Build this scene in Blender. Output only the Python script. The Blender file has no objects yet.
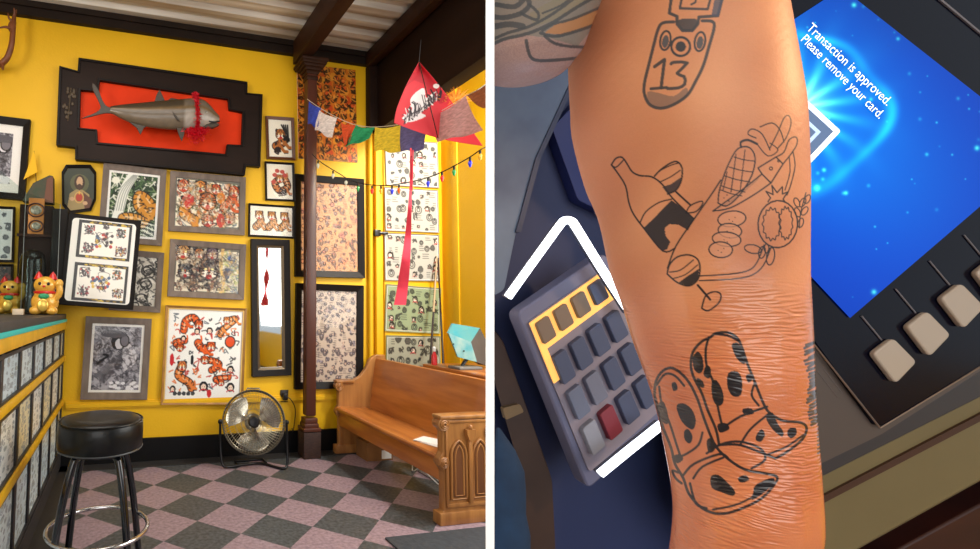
import bpy, bmesh, math, random
import numpy as np
from mathutils import Vector, Matrix, Euler
D = bpy.data
C = bpy.context.scene.collection
random.seed(7)
RNG = np.random.RandomState(11)
# ------------------------------------------------------------------ camera model
FPX, YAW, PITCH, ROLL, EYE = 486.27, .2410, .0685, .0132, 1.2684
PPX, PPY = 243.0, 275.0
def _basis():
    cy, sy = math.cos(YAW), math.sin(YAW)
    F0 = np.array([sy, cy, 0.]); R0 = np.array([cy, -sy, 0.]); U0 = np.array([0, 0, 1.])
    F = F0*math.cos(PITCH)+U0*math.sin(PITCH); U = U0*math.cos(PITCH)-F0*math.sin(PITCH)
    return R0*math.cos(ROLL)+U*math.sin(ROLL), U*math.cos(ROLL)-R0*math.sin(ROLL), F
RX, UX, FX = _basis()
EYEP = np.array([0, 0, EYE])
def ray(px, py): return FX+RX*(px-PPX)/FPX+UX*(PPY-py)/FPX
def onY(px, py, Y): d = ray(px, py); return EYEP+d*(Y/d[1])
def onX(px, py, X): d = ray(px, py); return EYEP+d*(X/d[0])
def onZ(px, py, z): d = ray(px, py); return EYEP+d*((z-EYE)/d[2])
def at(px, py, dep): return EYEP+ray(px, py)*dep
def proj(P):
    d = np.asarray(P)-EYEP; z = d@FX
    return PPX+FPX*(d@RX)/z, PPY-FPX*(d@UX)/z
YB = 4.179      # back wall
XC = -.4504     # counter front
# ------------------------------------------------------------------ materials
def lin(c):
    c = [x/255. for x in c]
    return [x/12.92 if x <= .04045 else ((x+.055)/1.055)**2.4 for x in c]+[1.]
def linarr(a): return np.where(a <= .04045, a/12.92, ((np.maximum(a, 0)+.055)/1.055)**2.4)
MATS = {}
def mat(name, col=(128, 128, 128), rough=.5, metal=0., coat=0., noise=0., nscale=8., stretch=(1, 1, 1), col2=None, bump=0., bscale=None,
        emit=None, estr=1., attr=None, spec=.5, sss=0., detail=4.):
    if name in MATS: return MATS[name]
    m = D.materials.new(name); m.use_nodes = True; nt = m.node_tree; b = nt.nodes['Principled BSDF']
    N = nt.nodes.new; L = nt.links.new
    b.inputs['Base Color'].default_value = lin(col); b.inputs['Roughness'].default_value = rough
    b.inputs['Metallic'].default_value = metal; b.inputs['Coat Weight'].default_value = coat
    b.inputs['Coat Roughness'].default_value = .05
    b.inputs['Specular IOR Level'].default_value = spec
    if sss: b.inputs['Subsurface Weight'].default_value = sss; b.inputs['Subsurface Radius'].default_value = (.01, .004, .002)
    if attr:
        a = N('ShaderNodeVertexColor'); a.layer_name = attr; L(a.outputs['Color'], b.inputs['Base Color'])
    if noise or bump:
        tc = N('ShaderNodeTexCoord'); mp = N('ShaderNodeMapping'); mp.inputs['Scale'].default_value = stretch
        L(tc.outputs['Object'], mp.inputs['Vector'])
    if noise:
        n = N('ShaderNodeTexNoise'); n.inputs['Scale'].default_value = nscale; n.inputs['Detail'].default_value = detail
        L(mp.outputs['Vector'], n.inputs['Vector'])
        r = N('ShaderNodeValToRGB'); r.color_ramp.elements[0].position = .5-.5*min(.9, .35/noise if noise > 1 else .35)
        r.color_ramp.elements[1].position = .5+.5*.35
        c2 = lin(col2) if col2 else [x*(1-noise) for x in lin(col)[:3]]+[1]
        r.color_ramp.elements[0].color = c2; r.color_ramp.elements[1].color = lin(col)
        L(n.outputs['Fac'], r.inputs['Fac'])
        if not attr: L(r.outputs['Color'], b.inputs['Base Color'])
    if bump:
        n2 = N('ShaderNodeTexNoise'); n2.inputs['Scale'].default_value = bscale or nscale; n2.inputs['Detail'].default_value = 3
        L(mp.outputs['Vector'], n2.inputs['Vector'])
        bp = N('ShaderNodeBump'); bp.inputs['Strength'].default_value = bump; bp.inputs['Distance'].default_value = .01
        L(n2.outputs['Fac'], bp.inputs['Height']); L(bp.outputs['Normal'], b.inputs['Normal'])
    if emit:
        b.inputs['Emission Color'].default_value = lin(emit); b.inputs['Emission Strength'].default_value = estr
    MATS[name] = m
    return m
def glassmat(name, tint=(255, 255, 255), rough=.02, refl=.12, ior=1.45):
    if name in MATS: return MATS[name]
    m = D.materials.new(name); m.use_nodes = True; nt = m.node_tree; nt.nodes.clear(); N = nt.nodes.new; L = nt.links.new
    o = N('ShaderNodeOutputMaterial'); mx = N('ShaderNodeMixShader'); t = N('ShaderNodeBsdfTransparent'); g = N('ShaderNodeBsdfGlossy')
    t.inputs['Color'].default_value = lin(tint); g.inputs['Roughness'].default_value = rough
    fr = N('ShaderNodeFresnel'); fr.inputs['IOR'].default_value = ior
    ma = N('ShaderNodeMath'); ma.operation = 'MAXIMUM'; ma.inputs[1].default_value = refl
    ge = N('ShaderNodeNewGeometry'); iv = N('ShaderNodeMath'); iv.operation = 'SUBTRACT'; iv.inputs[0].default_value = 1.; L(ge.outputs['Backfacing'], iv.inputs[1]); mu = N('ShaderNodeMath'); mu.operation = 'MULTIPLY'
    L(fr.outputs[0], ma.inputs[0]); L(ma.outputs[0], mu.inputs[0]); L(iv.outputs[0], mu.inputs[1]); L(mu.outputs[0], mx.inputs['Fac']); L(t.outputs[0], mx.inputs[1]); L(g.outputs[0], mx.inputs[2]); L(mx.outputs[0], o.inputs['Surface'])
    MATS[name] = m
    return m
def emitattr(name, strength):
    m = D.materials.new(name); m.use_nodes = True; nt = m.node_tree; b = nt.nodes['Principled BSDF']
    a = nt.nodes.new('ShaderNodeVertexColor'); a.layer_name = 'art'
    b.inputs['Base Color'].default_value = (.002, .002, .006, 1); b.inputs['Roughness'].default_value = .3; b.inputs['Specular IOR Level'].default_value = .15
    nt.links.new(a.outputs['Color'], b.inputs['Emission Color']); b.inputs['Emission Strength'].default_value = strength
    return m
# ------------------------------------------------------------------ mesh builder
def V(*a): return np.array(a, float)
class MB:
    def __init__(s): s.v = []; s.f = []; s.n = 0
    def add(s, v, f):
        v = np.asarray(v, float).reshape(-1, 3); s.v.append(v); s.f += [tuple(i+s.n for i in q) for q in f]; s.n += len(v); return s
    def box(s, c, size, M=None, bev=0., seg=2):
        bm = bmesh.new(); bmesh.ops.create_cube(bm, size=1)
        for v in bm.verts: v.co = Vector((v.co.x*size[0], v.co.y*size[1], v.co.z*size[2]))
        if bev: bmesh.ops.bevel(bm, geom=bm.edges[:], offset=min(bev, min(size)*.49), segments=seg, affect='EDGES', profile=.5)
        vs = np.array([v.co[:] for v in bm.verts])
        if M is not None: vs = vs@np.asarray(M).T
        bm.verts.index_update()
        s.add(vs+np.asarray(c, float), [[v.index for v in f.verts] for f in bm.faces]); bm.free(); return s
    def bb(s, a, b, bev=0.):   # box by two corners
        a = np.asarray(a, float); b = np.asarray(b, float); return s.box((a+b)/2, np.abs(b-a), bev=bev)
    def tube(s, pts, r, seg=10, closed=False, cap=True):
        P = [np.asarray(p, float) for p in pts]; n = len(P); rs = r if hasattr(r, '__len__') else [r]*n
        vs = []; up = None
        for i in range(n):
            a = P[i-1] if (i > 0 or closed) else P[i]; b = P[(i+1) % n] if (i < n-1 or closed) else P[i]
            t = b-a; t = t/(np.linalg.norm(t)+1e-12)
            if up is None:
                up = np.cross(t, [0, 0, 1.]) if abs(t[2]) < .9 else np.cross(t, [1., 0, 0])
            up = up-t*(up@t); up /= (np.linalg.norm(up)+1e-12); w = np.cross(t, up)
            for k in range(seg):
                A = 2*math.pi*k/seg; vs.append(P[i]+rs[i]*(up*math.cos(A)+w*math.sin(A)))
        fs = []
        for i in range(n if closed else n-1):
            j = (i+1) % n
            for k in range(seg):
                l = (k+1) % seg; fs.append((i*seg+k, i*seg+l, j*seg+l, j*seg+k))
        if cap and not closed: fs.append(tuple(range(seg))[::-1]); fs.append(tuple((n-1)*seg+k for k in range(seg)))
        return s.add(vs, fs)
    def lathe(s, prof, c, seg=32, M=None):
        vs = []; n = len(prof)
        for (r, z) in prof:
            for k in range(seg):
                A = 2*math.pi*k/seg; vs.append((r*math.cos(A), r*math.sin(A), z))
        vs = np.array(vs)
        if M is not None: vs = vs@np.asarray(M).T
        fs = [(i*seg+k, i*seg+(k+1) % seg, (i+1)*seg+(k+1) % seg, (i+1)*seg+k) for i in range(n-1) for k in range(seg)]
        fs.append(tuple(range(seg))[::-1]); fs.append(tuple((n-1)*seg+k for k in range(seg)))
        return s.add(vs+np.asarray(c, float), fs)
    def prism(s, poly, vec):
        P = np.asarray(poly, float); n = len(P); vec = np.asarray(vec, float)
        return s.add(np.vstack([P, P+vec]), [tuple(range(n))[::-1], tuple(range(n, 2*n))]+[(i, (i+1) % n, n+(i+1) % n, n+i) for i in range(n)])
    def ring(s, outer, inner, vec, hi=None):
        O = np.asarray(outer, float); I = np.asarray(inner, float); n = len(O); vec = np.asarray(vec, float)
        iv = vec if hi is None else np.asarray(hi, float)
        v = np.vstack([O, I, O+vec, I+iv]); f = []
        for i in range(n):
            j = (i+1) % n
            f += [(i, j, n+j, n+i), (2*n+i, 3*n+i, 3*n+j, 2*n+j), (i, 2*n+i, 2*n+j, j), (n+i, n+j, 3*n+j, 3*n+i)]
        return s.add(v, f)
    def loft(s, rings, cap=True):
        n = len(rings); m = len(rings[0])
        f = [(i*m+k, i*m+(k+1) % m, (i+1)*m+(k+1) % m, (i+1)*m+k) for i in range(n-1) for k in range(m)]
        if cap: f.append(tuple(range(m))[::-1]); f.append(tuple((n-1)*m+k for k in range(m)))
        return s.add(np.array(rings).reshape(-1, 3), f)
    def ell(s, c, r, M=None, seg=20, rings=12):
        prof = [(max(1e-4, math.sin(math.pi*i/rings)), -math.cos(math.pi*i/rings)) for i in range(rings+1)]
        S = np.diag(r); MM = S if M is None else np.asarray(M)@S
        return s.lathe(prof, c, seg, MM)
    def build(s, name, m, parent=None, smooth=35, loc=None, colors=None, bev=0.):
        v = np.vstack(s.v)
        me = D.meshes.new(name)
        o = D.objects.new(name, me); C.objects.link(o)
        if parent is not None:
            base = np.array(getroot(parent).location); o.parent = parent; l = np.zeros(3)
        else:
            if loc is None: mn, mx = v.min(0), v.max(0); loc = np.array([(mn[0]+mx[0])/2, (mn[1]+mx[1])/2, mn[2]])
            base = np.asarray(loc, float); o.location = base
        me.from_pydata((v-base).tolist(), [], s.f)
        bm = bmesh.new(); bm.from_mesh(me); bmesh.ops.recalc_face_normals(bm, faces=bm.faces[:]); bm.to_mesh(me); bm.free()
        if bev:
            md = o.modifiers.new('bevel', 'BEVEL'); md.width = bev; md.segments = 2; md.limit_method = 'ANGLE'
        me.shade_smooth()
        try: me.set_sharp_from_angle(angle=math.radians(smooth))
        except Exception: pass
        me.materials.append(m)
        if colors is not None: setcol(me, colors)
        return o
def getroot(o):
    while o.parent: o = o.parent
    return o
def setcol(me, cols):
    a = me.color_attributes.new('art', 'FLOAT_COLOR', 'POINT')
    c = np.ones((len(me.vertices), 4), np.float32); c[:, :3] = linarr(np.clip(cols, 0, 1)).reshape(-1, 3); a.data.foreach_set('color', c.ravel())
def gridobj(name, P, cols, m, parent=None, close=None):
    h, w = P.shape[:2]; v = P.reshape(-1, 3)
    me = D.meshes.new(name); o = D.objects.new(name, me); C.objects.link(o)
    if parent is not None: base = np.array(getroot(parent).location); o.parent = parent
    else: base = v.mean(0); base[2] = v[:, 2].min(); o.location = base
    v = v-base
    i = np.arange(h*w).reshape(h, w)
    q = np.stack([i[:-1, :-1], i[1:, :-1], i[1:, 1:], i[:-1, 1:]], -1).reshape(-1, 4)
    if close: q = np.vstack([q, np.stack([i[:-1, -1], i[1:, -1], i[1:, 0], i[:-1, 0]], -1).reshape(-1, 4)])
    me.vertices.add(len(v)); me.vertices.foreach_set('co', v.astype(np.float32).ravel())
    me.loops.add(q.size); me.loops.foreach_set('vertex_index', q.astype(np.int32).ravel())
    me.polygons.add(len(q)); me.polygons.foreach_set('loop_start', np.arange(0, q.size, 4, dtype=np.int32))
    me.update(calc_edges=True); me.shade_smooth()
    me.materials.append(m)
    if cols is not None: setcol(me, cols.reshape(-1, 3))
    return o
def thing(name, label, cat, loc, group=None):
    o = D.objects.new(name, None); C.objects.link(o); o.location = [float(x) for x in loc]; o.empty_display_size = .05
    o['label'] = label; o['category'] = cat
    if group: o['group'] = group
    return o
def tag(o, label, cat, group=None):
    o['label'] = label; o['category'] = cat
    if group: o['group'] = group
    return o
def struct(o): o['kind'] = 'structure'; return o
def smoothpts(P, n=6, closed=False):
    P = [np.asarray(p, float) for p in P]; out = []; N = len(P)
    for i in range(N if closed else N-1):
        p0 = P[(i-1) % N] if (closed or i > 0) else P[i]; p1 = P[i]; p2 = P[(i+1) % N]; p3 = P[(i+2) % N] if (closed or i+2 < N) else p2
        for k in range(n):
            t = k/n; out.append(.5*((2*p1)+(-p0+p2)*t+(2*p0-5*p1+4*p2-p3)*t*t+(-p0+3*p1-3*p2+p3)*t**3))
    if not closed: out.append(P[-1])
    return out
# ------------------------------------------------------------------ drawing on a fine grid of vertices
class Cv:
    def __init__(s, w, h, bg=(250, 248, 240), ox=0., oy=0., sc=1.):
        s.w, s.h = int(w), int(h); s.a = np.ones((s.h, s.w, 3))*np.array(bg)/255.; s.ox, s.oy, s.sc = ox, oy, sc
    def _t(s, P): return (np.asarray(P, float)-[s.ox, s.oy])*s.sc
    def _blend(s, x0, y0, al, col):
        h, w = al.shape; t = s.a[y0:y0+h, x0:x0+w]; t += (np.array(col)/255.-t)*al[..., None]
    def stroke(s, P, wd, col=(20, 20, 20), al=1., closed=False, smooth=0):
        if smooth: P = smoothpts(P, smooth, closed)
        P = s._t(P); r = wd*s.sc/2
        if closed: P = np.vstack([P, P[:1]])
        x0 = int(max(0, P[:, 0].min()-r-2)); x1 = int(min(s.w, P[:, 0].max()+r+3)); y0 = int(max(0, P[:, 1].min()-r-2)); y1 = int(min(s.h, P[:, 1].max()+r+3))
        if x1 <= x0 or y1 <= y0: return
        acc = np.full((y1-y0, x1-x0), 1e9)
        for i in range(len(P)-1):
            a, b = P[i], P[i+1]
            sx0 = int(max(x0, min(a[0], b[0])-r-2)); sx1 = int(min(x1, max(a[0], b[0])+r+3)); sy0 = int(max(y0, min(a[1], b[1])-r-2)); sy1 = int(min(y1, max(a[1], b[1])+r+3))
            if sx1 <= sx0 or sy1 <= sy0: continue
            Y, X = np.mgrid[sy0:sy1, sx0:sx1]; d = b-a; L = d@d+1e-9
            t = np.clip(((X-a[0])*d[0]+(Y-a[1])*d[1])/L, 0, 1); dd = np.hypot(X-a[0]-t*d[0], Y-a[1]-t*d[1])
            sub = acc[sy0-y0:sy1-y0, sx0-x0:sx1-x0]; np.minimum(sub, dd, out=sub)
        s._blend(x0, y0, np.clip(r+.5-acc, 0, 1)*al, col)
    def fill(s, P, col, al=1., smooth=0):
        if smooth: P = smoothpts(P, smooth, True)
        P = s._t(P); x0 = int(max(0, P[:, 0].min()-1)); x1 = int(min(s.w, P[:, 0].max()+2)); y0 = int(max(0, P[:, 1].min()-1)); y1 = int(min(s.h, P[:, 1].max()+2))
        if x1 <= x0 or y1 <= y0: return
        Y, X = np.mgrid[y0:y1, x0:x1]; ins = np.zeros(X.shape, bool); n = len(P)
        for i in range(n):
            a, b = P[i], P[(i+1) % n]
            if a[1] == b[1]: continue
            c = ((a[1] > Y) != (b[1] > Y)) & (X < (b[0]-a[0])*(Y-a[1])/(b[1]-a[1])+a[0]); ins ^= c
        s._blend(x0, y0, ins*al, col)
    def el(s, cx, cy, rx, ry=None, rot=0., n=22, a0=0, a1=2*math.pi):
        ry = ry or rx; c, q = math.cos(rot), math.sin(rot)
        return [(cx+rx*math.cos(t)*c-ry*math.sin(t)*q, cy+rx*math.cos(t)*q+ry*math.sin(t)*c) for t in np.linspace(a0, a1, n, endpoint=(a1-a0) < 6.2)]
    def disc(s, cx, cy, rx, ry=None, col=(0, 0, 0), rot=0., al=1.): s.fill(s.el(cx, cy, rx, ry, rot), col, al)
    def circ(s, cx, cy, rx, ry=None, wd=1, col=(20, 20, 20), rot=0., al=1.): s.stroke(s.el(cx, cy, rx, ry, rot), wd, col, al, True)
    def grain(s, amt, seed=0):
        s.a += (np.random.RandomState(seed).rand(s.h, s.w, 1)-.5)*amt
# ================================================================== LEFT ROOM
YEL = mat('yellow_wall_paint', (238, 186, 8), .55, noise=.10, nscale=1.2, bump=.15, bscale=60)
BLK = mat('black_brown_trim', (36, 26, 20), .6, noise=.3, nscale=6, stretch=(1, 1, 1), spec=.2)
FRM = mat('espresso_frame_wood', (22, 16, 14), .45, noise=.3, nscale=9, spec=.2)
GRYW = mat('weathered_grey_wood', (128, 114, 104), .7, noise=.35, nscale=18, stretch=(1, 1, .3), bump=.2)
GOLD = mat('gilded_frame_wood', (176, 128, 62), .4, noise=.3, nscale=12)
MATB = mat('mat_board', (244, 242, 236), .8)
ART = mat('printed_paper', (255, 255, 255), .45, attr='art', coat=.0, spec=.3)
ARTG = mat('glazed_print', (255, 255, 255), .4, attr='art', coat=.35)
PANE = glassmat('picture_glass', refl=.03, ior=1.4)
BRASS = mat('brass', (190, 140, 60), .3, 1.)
CHR = mat('chrome', (220, 220, 222), .12, 1.)
BLACKMET = mat('black_metal', (26, 26, 30), .3, .3)
XD = 2.308; XR = 3.06; ZC = 3.75

def floor_mat():
    m = D.materials.new('checker_floor_tile'); m.use_nodes = True; nt = m.node_tree; b = nt.nodes['Principled BSDF']; N = nt.nodes.new; L = nt.links.new
    tc = N('ShaderNodeTexCoord'); mp = N('ShaderNodeMapping'); mp.vector_type = 'POINT'
    S = 1/.305; a = math.radians(-45)
    mp.inputs['Rotation'].default_value = (0, 0, a); mp.inputs['Scale'].default_value = (S, S, 1)
    # lattice point (1.1158, 2.7513) goes to a whole corner
    x0, y0 = 1.1158*S, 2.7513*S; X = x0*math.cos(a)-y0*math.sin(a); Y = x0*math.sin(a)+y0*math.cos(a)
    mp.inputs['Location'].default_value = (-X+20, -Y+20+FLIP, .5)
    L(tc.outputs['Object'], mp.inputs['Vector'])
    ch = N('ShaderNodeTexChecker'); ch.inputs['Scale'].default_value = 1.
    L(mp.outputs['Vector'], ch.inputs['Vector'])
    n = N('ShaderNodeTexNoise'); n.inputs['Scale'].default_value = 45; n.inputs['Detail'].default_value = 6; L(tc.outputs['Object'], n.inputs['Vector'])
    n3 = N('ShaderNodeTexNoise'); n3.inputs['Scale'].default_value = 2.2; L(tc.outputs['Object'], n3.inputs['Vector'])
    def ramp(c1, c2, src):
        r = N('ShaderNodeValToRGB'); r.color_ramp.elements[0].position = .32; r.color_ramp.elements[1].position = .68
        r.color_ramp.elements[0].color = lin(c1); r.color_ramp.elements[1].color = lin(c2); L(src.outputs['Fac'], r.inputs['Fac']); return r
    ra = ramp((128, 106, 116), (166, 144, 152), n); rb = ramp((46, 49, 51), (88, 92, 95), n)
    mx = N('ShaderNodeMix'); mx.data_type = 'RGBA'; L(ch.outputs['Fac'], mx.inputs[0]); L(ra.outputs[0], mx.inputs[6]); L(rb.outputs[0], mx.inputs[7])
    L(mx.outputs[2], b.inputs['Base Color'])
    r2 = N('ShaderNodeMapRange'); L(n3.outputs['Fac'], r2.inputs['Value']); r2.inputs['To Min'].default_value = .3; r2.inputs['To Max'].default_value = .6; L(r2.outputs[0], b.inputs['Roughness'])
    return m
FLIP = 0; EXPO = 0.12
XL, YF = -3.4, -2.6
fl = MB().bb((XL, YF, -.05), (XR+1.5, YB+.1, 0)).build('floor', floor_mat(), loc=(0, 0, 0)); struct(fl)
struct(MB().bb((XL, YB, 0), (XR+.1, YB+.12, 4.1)).build('wall_back', YEL))
struct(MB().bb((XL-.1, YF, 0), (XL, YB, 4.1)).build('wall_left', YEL))
# right wall of the window bay: solid splay by the door, then glass
struct(MB().bb((XR, 2.9, 0), (XR+.12, YB, 4.1)).build('wall_right', YEL))
struct(MB().bb((XR, YF, 0), (XR+.12, 2.9, .75)).build('wall_right_sill', YEL))
# corrugated ceiling
def ceiling():
    ys = []; per = .19; y = YF; prof = [(0, 0), (.35, 0), (.5, .035), (.85, .035), (1., 0)]
    while y < YB+.1:
        for a, z in prof[:-1]: ys.append((y+a*per, ZC+z))
        y += per
    n = len(ys); xs = (XL, XR+.15)
    v = [(x, y, z) for x in xs for y, z in ys]+[(x, y, z+.01) for x in xs for y, z in ys]
    f = [(i, i+1, n+i+1, n+i) for i in range(n-1)]+[(2*n+i, 2*n+i+1, 3*n+i+1, 3*n+i) for i in range(n-1)]
    return MB().add(v, f)
CEIL = mat('corrugated_steel', (232, 230, 222), .5, .15, noise=.35, nscale=1.6, stretch=(.25, 5.3, 1), col2=(150, 130, 104))
struct(ceiling().build('ceiling', CEIL, smooth=20))
DKW = mat('dark_stained_timber', (58, 33, 20), .55, spec=.2, noise=.4, nscale=7, stretch=(1, .15, 1), bump=.15)
DKB = mat('dark_brown_beam', (40, 25, 18), .65, spec=.15, noise=.35, nscale=5, stretch=(1, .2, 1))
struct(MB().bb((XL, YB-.05, 3.63), (XD, YB, ZC+.01)).bb((XL, YB-.07, 3.7), (XD, YB, ZC)).build('trim_1', BLK))
struct(MB().bb((-.42, YB-.022, .455), (XD-.1, YB, .485)).bb((-.42, YB-.012, .44), (XD-.1, YB, .5)).build('trim_2', YEL))
struct(MB().bb((-.45, YB-.025, 0), (XR, YB, .19)).build('baseboard_back', mat('black_baseboard', (14, 14, 16), .5, spec=.2)))
struct(MB().bb((-.45, 2.0, 0), (-.33, YB, .006)).bb((-.45, YB-.16, 0), (XD, YB-.02, .006)).build('trim_3', mat('dark_floor_border', (48, 46, 46), .5, noise=.3, nscale=30)))
# rafters and header over the bay
def beamobj(n, a, b): return struct(MB().bb(a, b, bev=.006).build(n, DKW))
beamobj('trim_4', (1.46, .2, 3.52), (1.58, YB-.06, 3.74))
beamobj('trim_5', (2.20, .2, 3.60), (2.29, YB-.06, 3.74))
struct(MB().bb((XD, -.4, 2.98), (XD+.14, YB, ZC), bev=.004).build('trim_6', DKB))
beamobj('trim_7', (XL, 2.0, 3.62), (1.44, 2.12, 3.74))
# corner post under the header and pipe
struct(MB().bb((XD-.08, YB-.09, 2.98), (XD+.03, YB, 3.62), bev=.005).build('trim_8', DKB))
struct(MB().tube([(XD-.05, YB-.03, .2), (XD-.05, YB-.03, 3.0)], .022, 12).bb((XD, YB-.05, .0), (XD+.07, YB, 3.), bev=.004).build('trim_9', YEL))
# right hand jamb boards
struct(MB().bb((XR-.012, 3.93, 0), (XR, 4.02, 3.75), bev=.004).build('trim_10', YEL))
# door that carries the posters
dr = MB().bb((XD+.09, YB-.035, 0), (XR-.03, YB, 2.96), bev=.004).build('door_1', YEL); struct(dr)
h = onY(377, 233, YB-.05)
MB().bb(h-[.03, .02, .03], h+[.03, .02, .03], .004).tube([h+[.02, -.01, 0], h+[.1, -.02, 0]], .014, 10).build('door_handle', BLACKMET, dr)
# front of the shop behind the camera: posts, sill and a wide window
struct(MB().bb((XL, YF-.1, 0), (XR+.12, YF, .5)).bb((XL, YF-.1, 3.3), (XR+.12, YF, 4.1)).bb((-1.5, YF-.1, .5), (-1.3, YF, 3.3)).bb((XL, YF-.1, .5), (-2.8, YF, 3.3)).bb((1.6, YF-.1, .5), (1.75, YF, 3.3)).build('wall_front', YEL))
struct(MB().bb((XR, YF, 3.0), (XR+.12, 2.9, 4.1)).bb((XR, 1.0, .75), (XR+.1, 1.1, 3.)).bb((XR, -.9, .75), (XR+.1, -.8, 3.)).build('wall_right_lintel', YEL))

# ------------------------------------------------------------------ prints
def U(c, *a): return random.uniform(*a) if a else 0
def squiggle(c, x, y, r, col, wd, n=6, al=1.):
    p = [(x+random.uniform(-r, r), y+random.uniform(-r, r)) for _ in range(n)]; c.stroke(p, wd, col, al, smooth=4)
def blob(x, y, r, k=7, ry=None, ir=.35):
    ry = ry or r; a0 = random.uniform(0, 6)
    return [(x+math.cos(a0+i*2*math.pi/k)*r*random.uniform(1-ir, 1), y+math.sin(a0+i*2*math.pi/k)*ry*random.uniform(1-ir, 1)) for i in range(k)]
def tigerhead(c, x, y, r, col=(222, 120, 50), ol=(35, 25, 25)):
    c.disc(x-r*.7, y-r*.75, r*.3, r*.3, ol); c.disc(x+r*.7, y-r*.75, r*.3, r*.3, ol)
    c.disc(x, y, r*1.02, r*1.1, ol); c.disc(x, y, r*.92, r, col)
    c.disc(x-r*.35, y+r*.35, r*.4, r*.32, (245, 235, 220)); c.disc(x+r*.35, y+r*.35, r*.4, r*.32, (245, 235, 220))
    c.disc(x, y+r*.62, r*.3, r*.25, (190, 40, 40)); c.disc(x-r*.36, y-r*.12, r*.17, r*.11, (250, 235, 160)); c.disc(x+r*.36, y-r*.12, r*.17, r*.11, (250, 235, 160))
    for s in (-1, 1):
        for k in range(4): c.stroke([(x+s*r*.9, y-r*.5+k*r*.3), (x+s*r*.5, y-r*.4+k*r*.25)], r*.12, ol)
        c.stroke([(x+s*r*.1, y-r*.8), (x+s*r*.3, y-r*.5)], r*.12, ol)
    c.stroke([(x, y-r*.2), (x, y+r*.2)], r*.16, (190, 90, 40)); c.disc(x, y+r*.24, r*.16, r*.1, (60, 20, 20))
def tigerbody(c, pts, wd, col=(226, 118, 48), ol=(35, 25, 25), head=True, belly=(245, 225, 190)):
    S = smoothpts(pts, 6); c.stroke(S, wd+1.6, ol); c.stroke(S, wd, col); c.stroke(S, wd*.3, belly, .7)
    for i in range(1, len(S)-1, 2):
        t = S[i+1]-S[i-1]; t /= np.linalg.norm(t)+1e-6; n = np.array([-t[1], t[0]]); c.stroke([S[i]+n*wd*.5, S[i]+n*wd*.1+t], .9, ol); c.stroke([S[i]-n*wd*.5, S[i]-n*wd*.15+t], .9, ol)
    m = S[len(S)//3]; k = S[2*len(S)//3]
    for q in (m, k): c.stroke([q, q+[wd*.7, wd*.9], q+[wd*1.1, wd*.9]], wd*.42, col); c.stroke([q+[wd*.7, wd*1.15], q+[wd*1.2, wd*1.1]], .8, ol)
    if head: tigerhead(c, S[0][0], S[0][1], wd*.72, col)
    e = S[-1]; c.stroke([e, e+[wd*.5, -wd*.3], e+[wd*.4, -wd*1.]], wd*.25, col, smooth=4)
def face(c, x, y, r):
    c.disc(x, y-r*.2, r, r*1.15, (22, 20, 24)); c.disc(x, y, r*.6, r*.75, (240, 215, 195)); c.disc(x-r*.25, y-.1*r, r*.1, r*.07, (20, 20, 20)); c.disc(x+r*.25, y-.1*r, r*.1, r*.07, (20, 20, 20)); c.disc(x, y+r*.4, r*.16, r*.08, (190, 30, 40))
    c.stroke(c.el(x, y+r*.95, r*.9, r*.4, a0=3.3, a1=6.1), r*.25, (190, 40, 50))
def a_waterfall(w, h):
    c = Cv(w*1.7, h*1.7, (40, 62, 44), sc=1.7)
    for _ in range(260): squiggle(c, random.uniform(0, w), random.uniform(0, h), 4, random.choice([(225, 228, 205), (70, 100, 62), (22, 30, 24), (110, 135, 90), (235, 235, 220)]), .9, 3)
    c.stroke([(w*.48, -2), (w*.30, h*.25), (w*.22, h*.55), (w*.15, h*.8)], 9, (236, 238, 228), smooth=5)
    for k in range(5): c.stroke([(w*.46+k, 0), (w*.28+k*2-4, h*.28), (w*.2+k*2-4, h*.6)], .6, (120, 125, 120), smooth=5)
    tigerbody(c, [(w*.7, h*.78), (w*.82, h*.62), (w*.62, h*.5), (w*.62, h*.33), (w*.82, h*.42), (w*.88, h*.6)], 9, (205, 140, 50), head=False)
    tigerbody(c, [(w*.45, h*.86), (w*.3, h*.72), (w*.55, h*.7), (w*.75, h*.75)], 8, (212, 150, 60), head=False)
    for i in range(9): c.stroke(c.el(w*.7, h*1.02, 4+i*3, 2+i*1.9, a0=3.2, a1=6.2), .9, (225, 228, 210) if i % 2 else (24, 40, 30))
    c.disc(w*.1, h*.12, 3.5, 3.5, (235, 235, 220)); return c
def a_sheet(w, h, bg, items, ink=(30, 28, 30), dens=1., scrib=(90, 85, 80), al=.8):
    c = Cv(w*1.7, h*1.7, bg, sc=1.7)
    for _ in range(int(w*h*.02*dens)): squiggle(c, random.uniform(2, w-2), random.uniform(2, h-2), random.uniform(1.5, 4), random.choice([scrib, ink]), .7, 4, al)
    for it in items: it(c)
    return c
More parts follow.
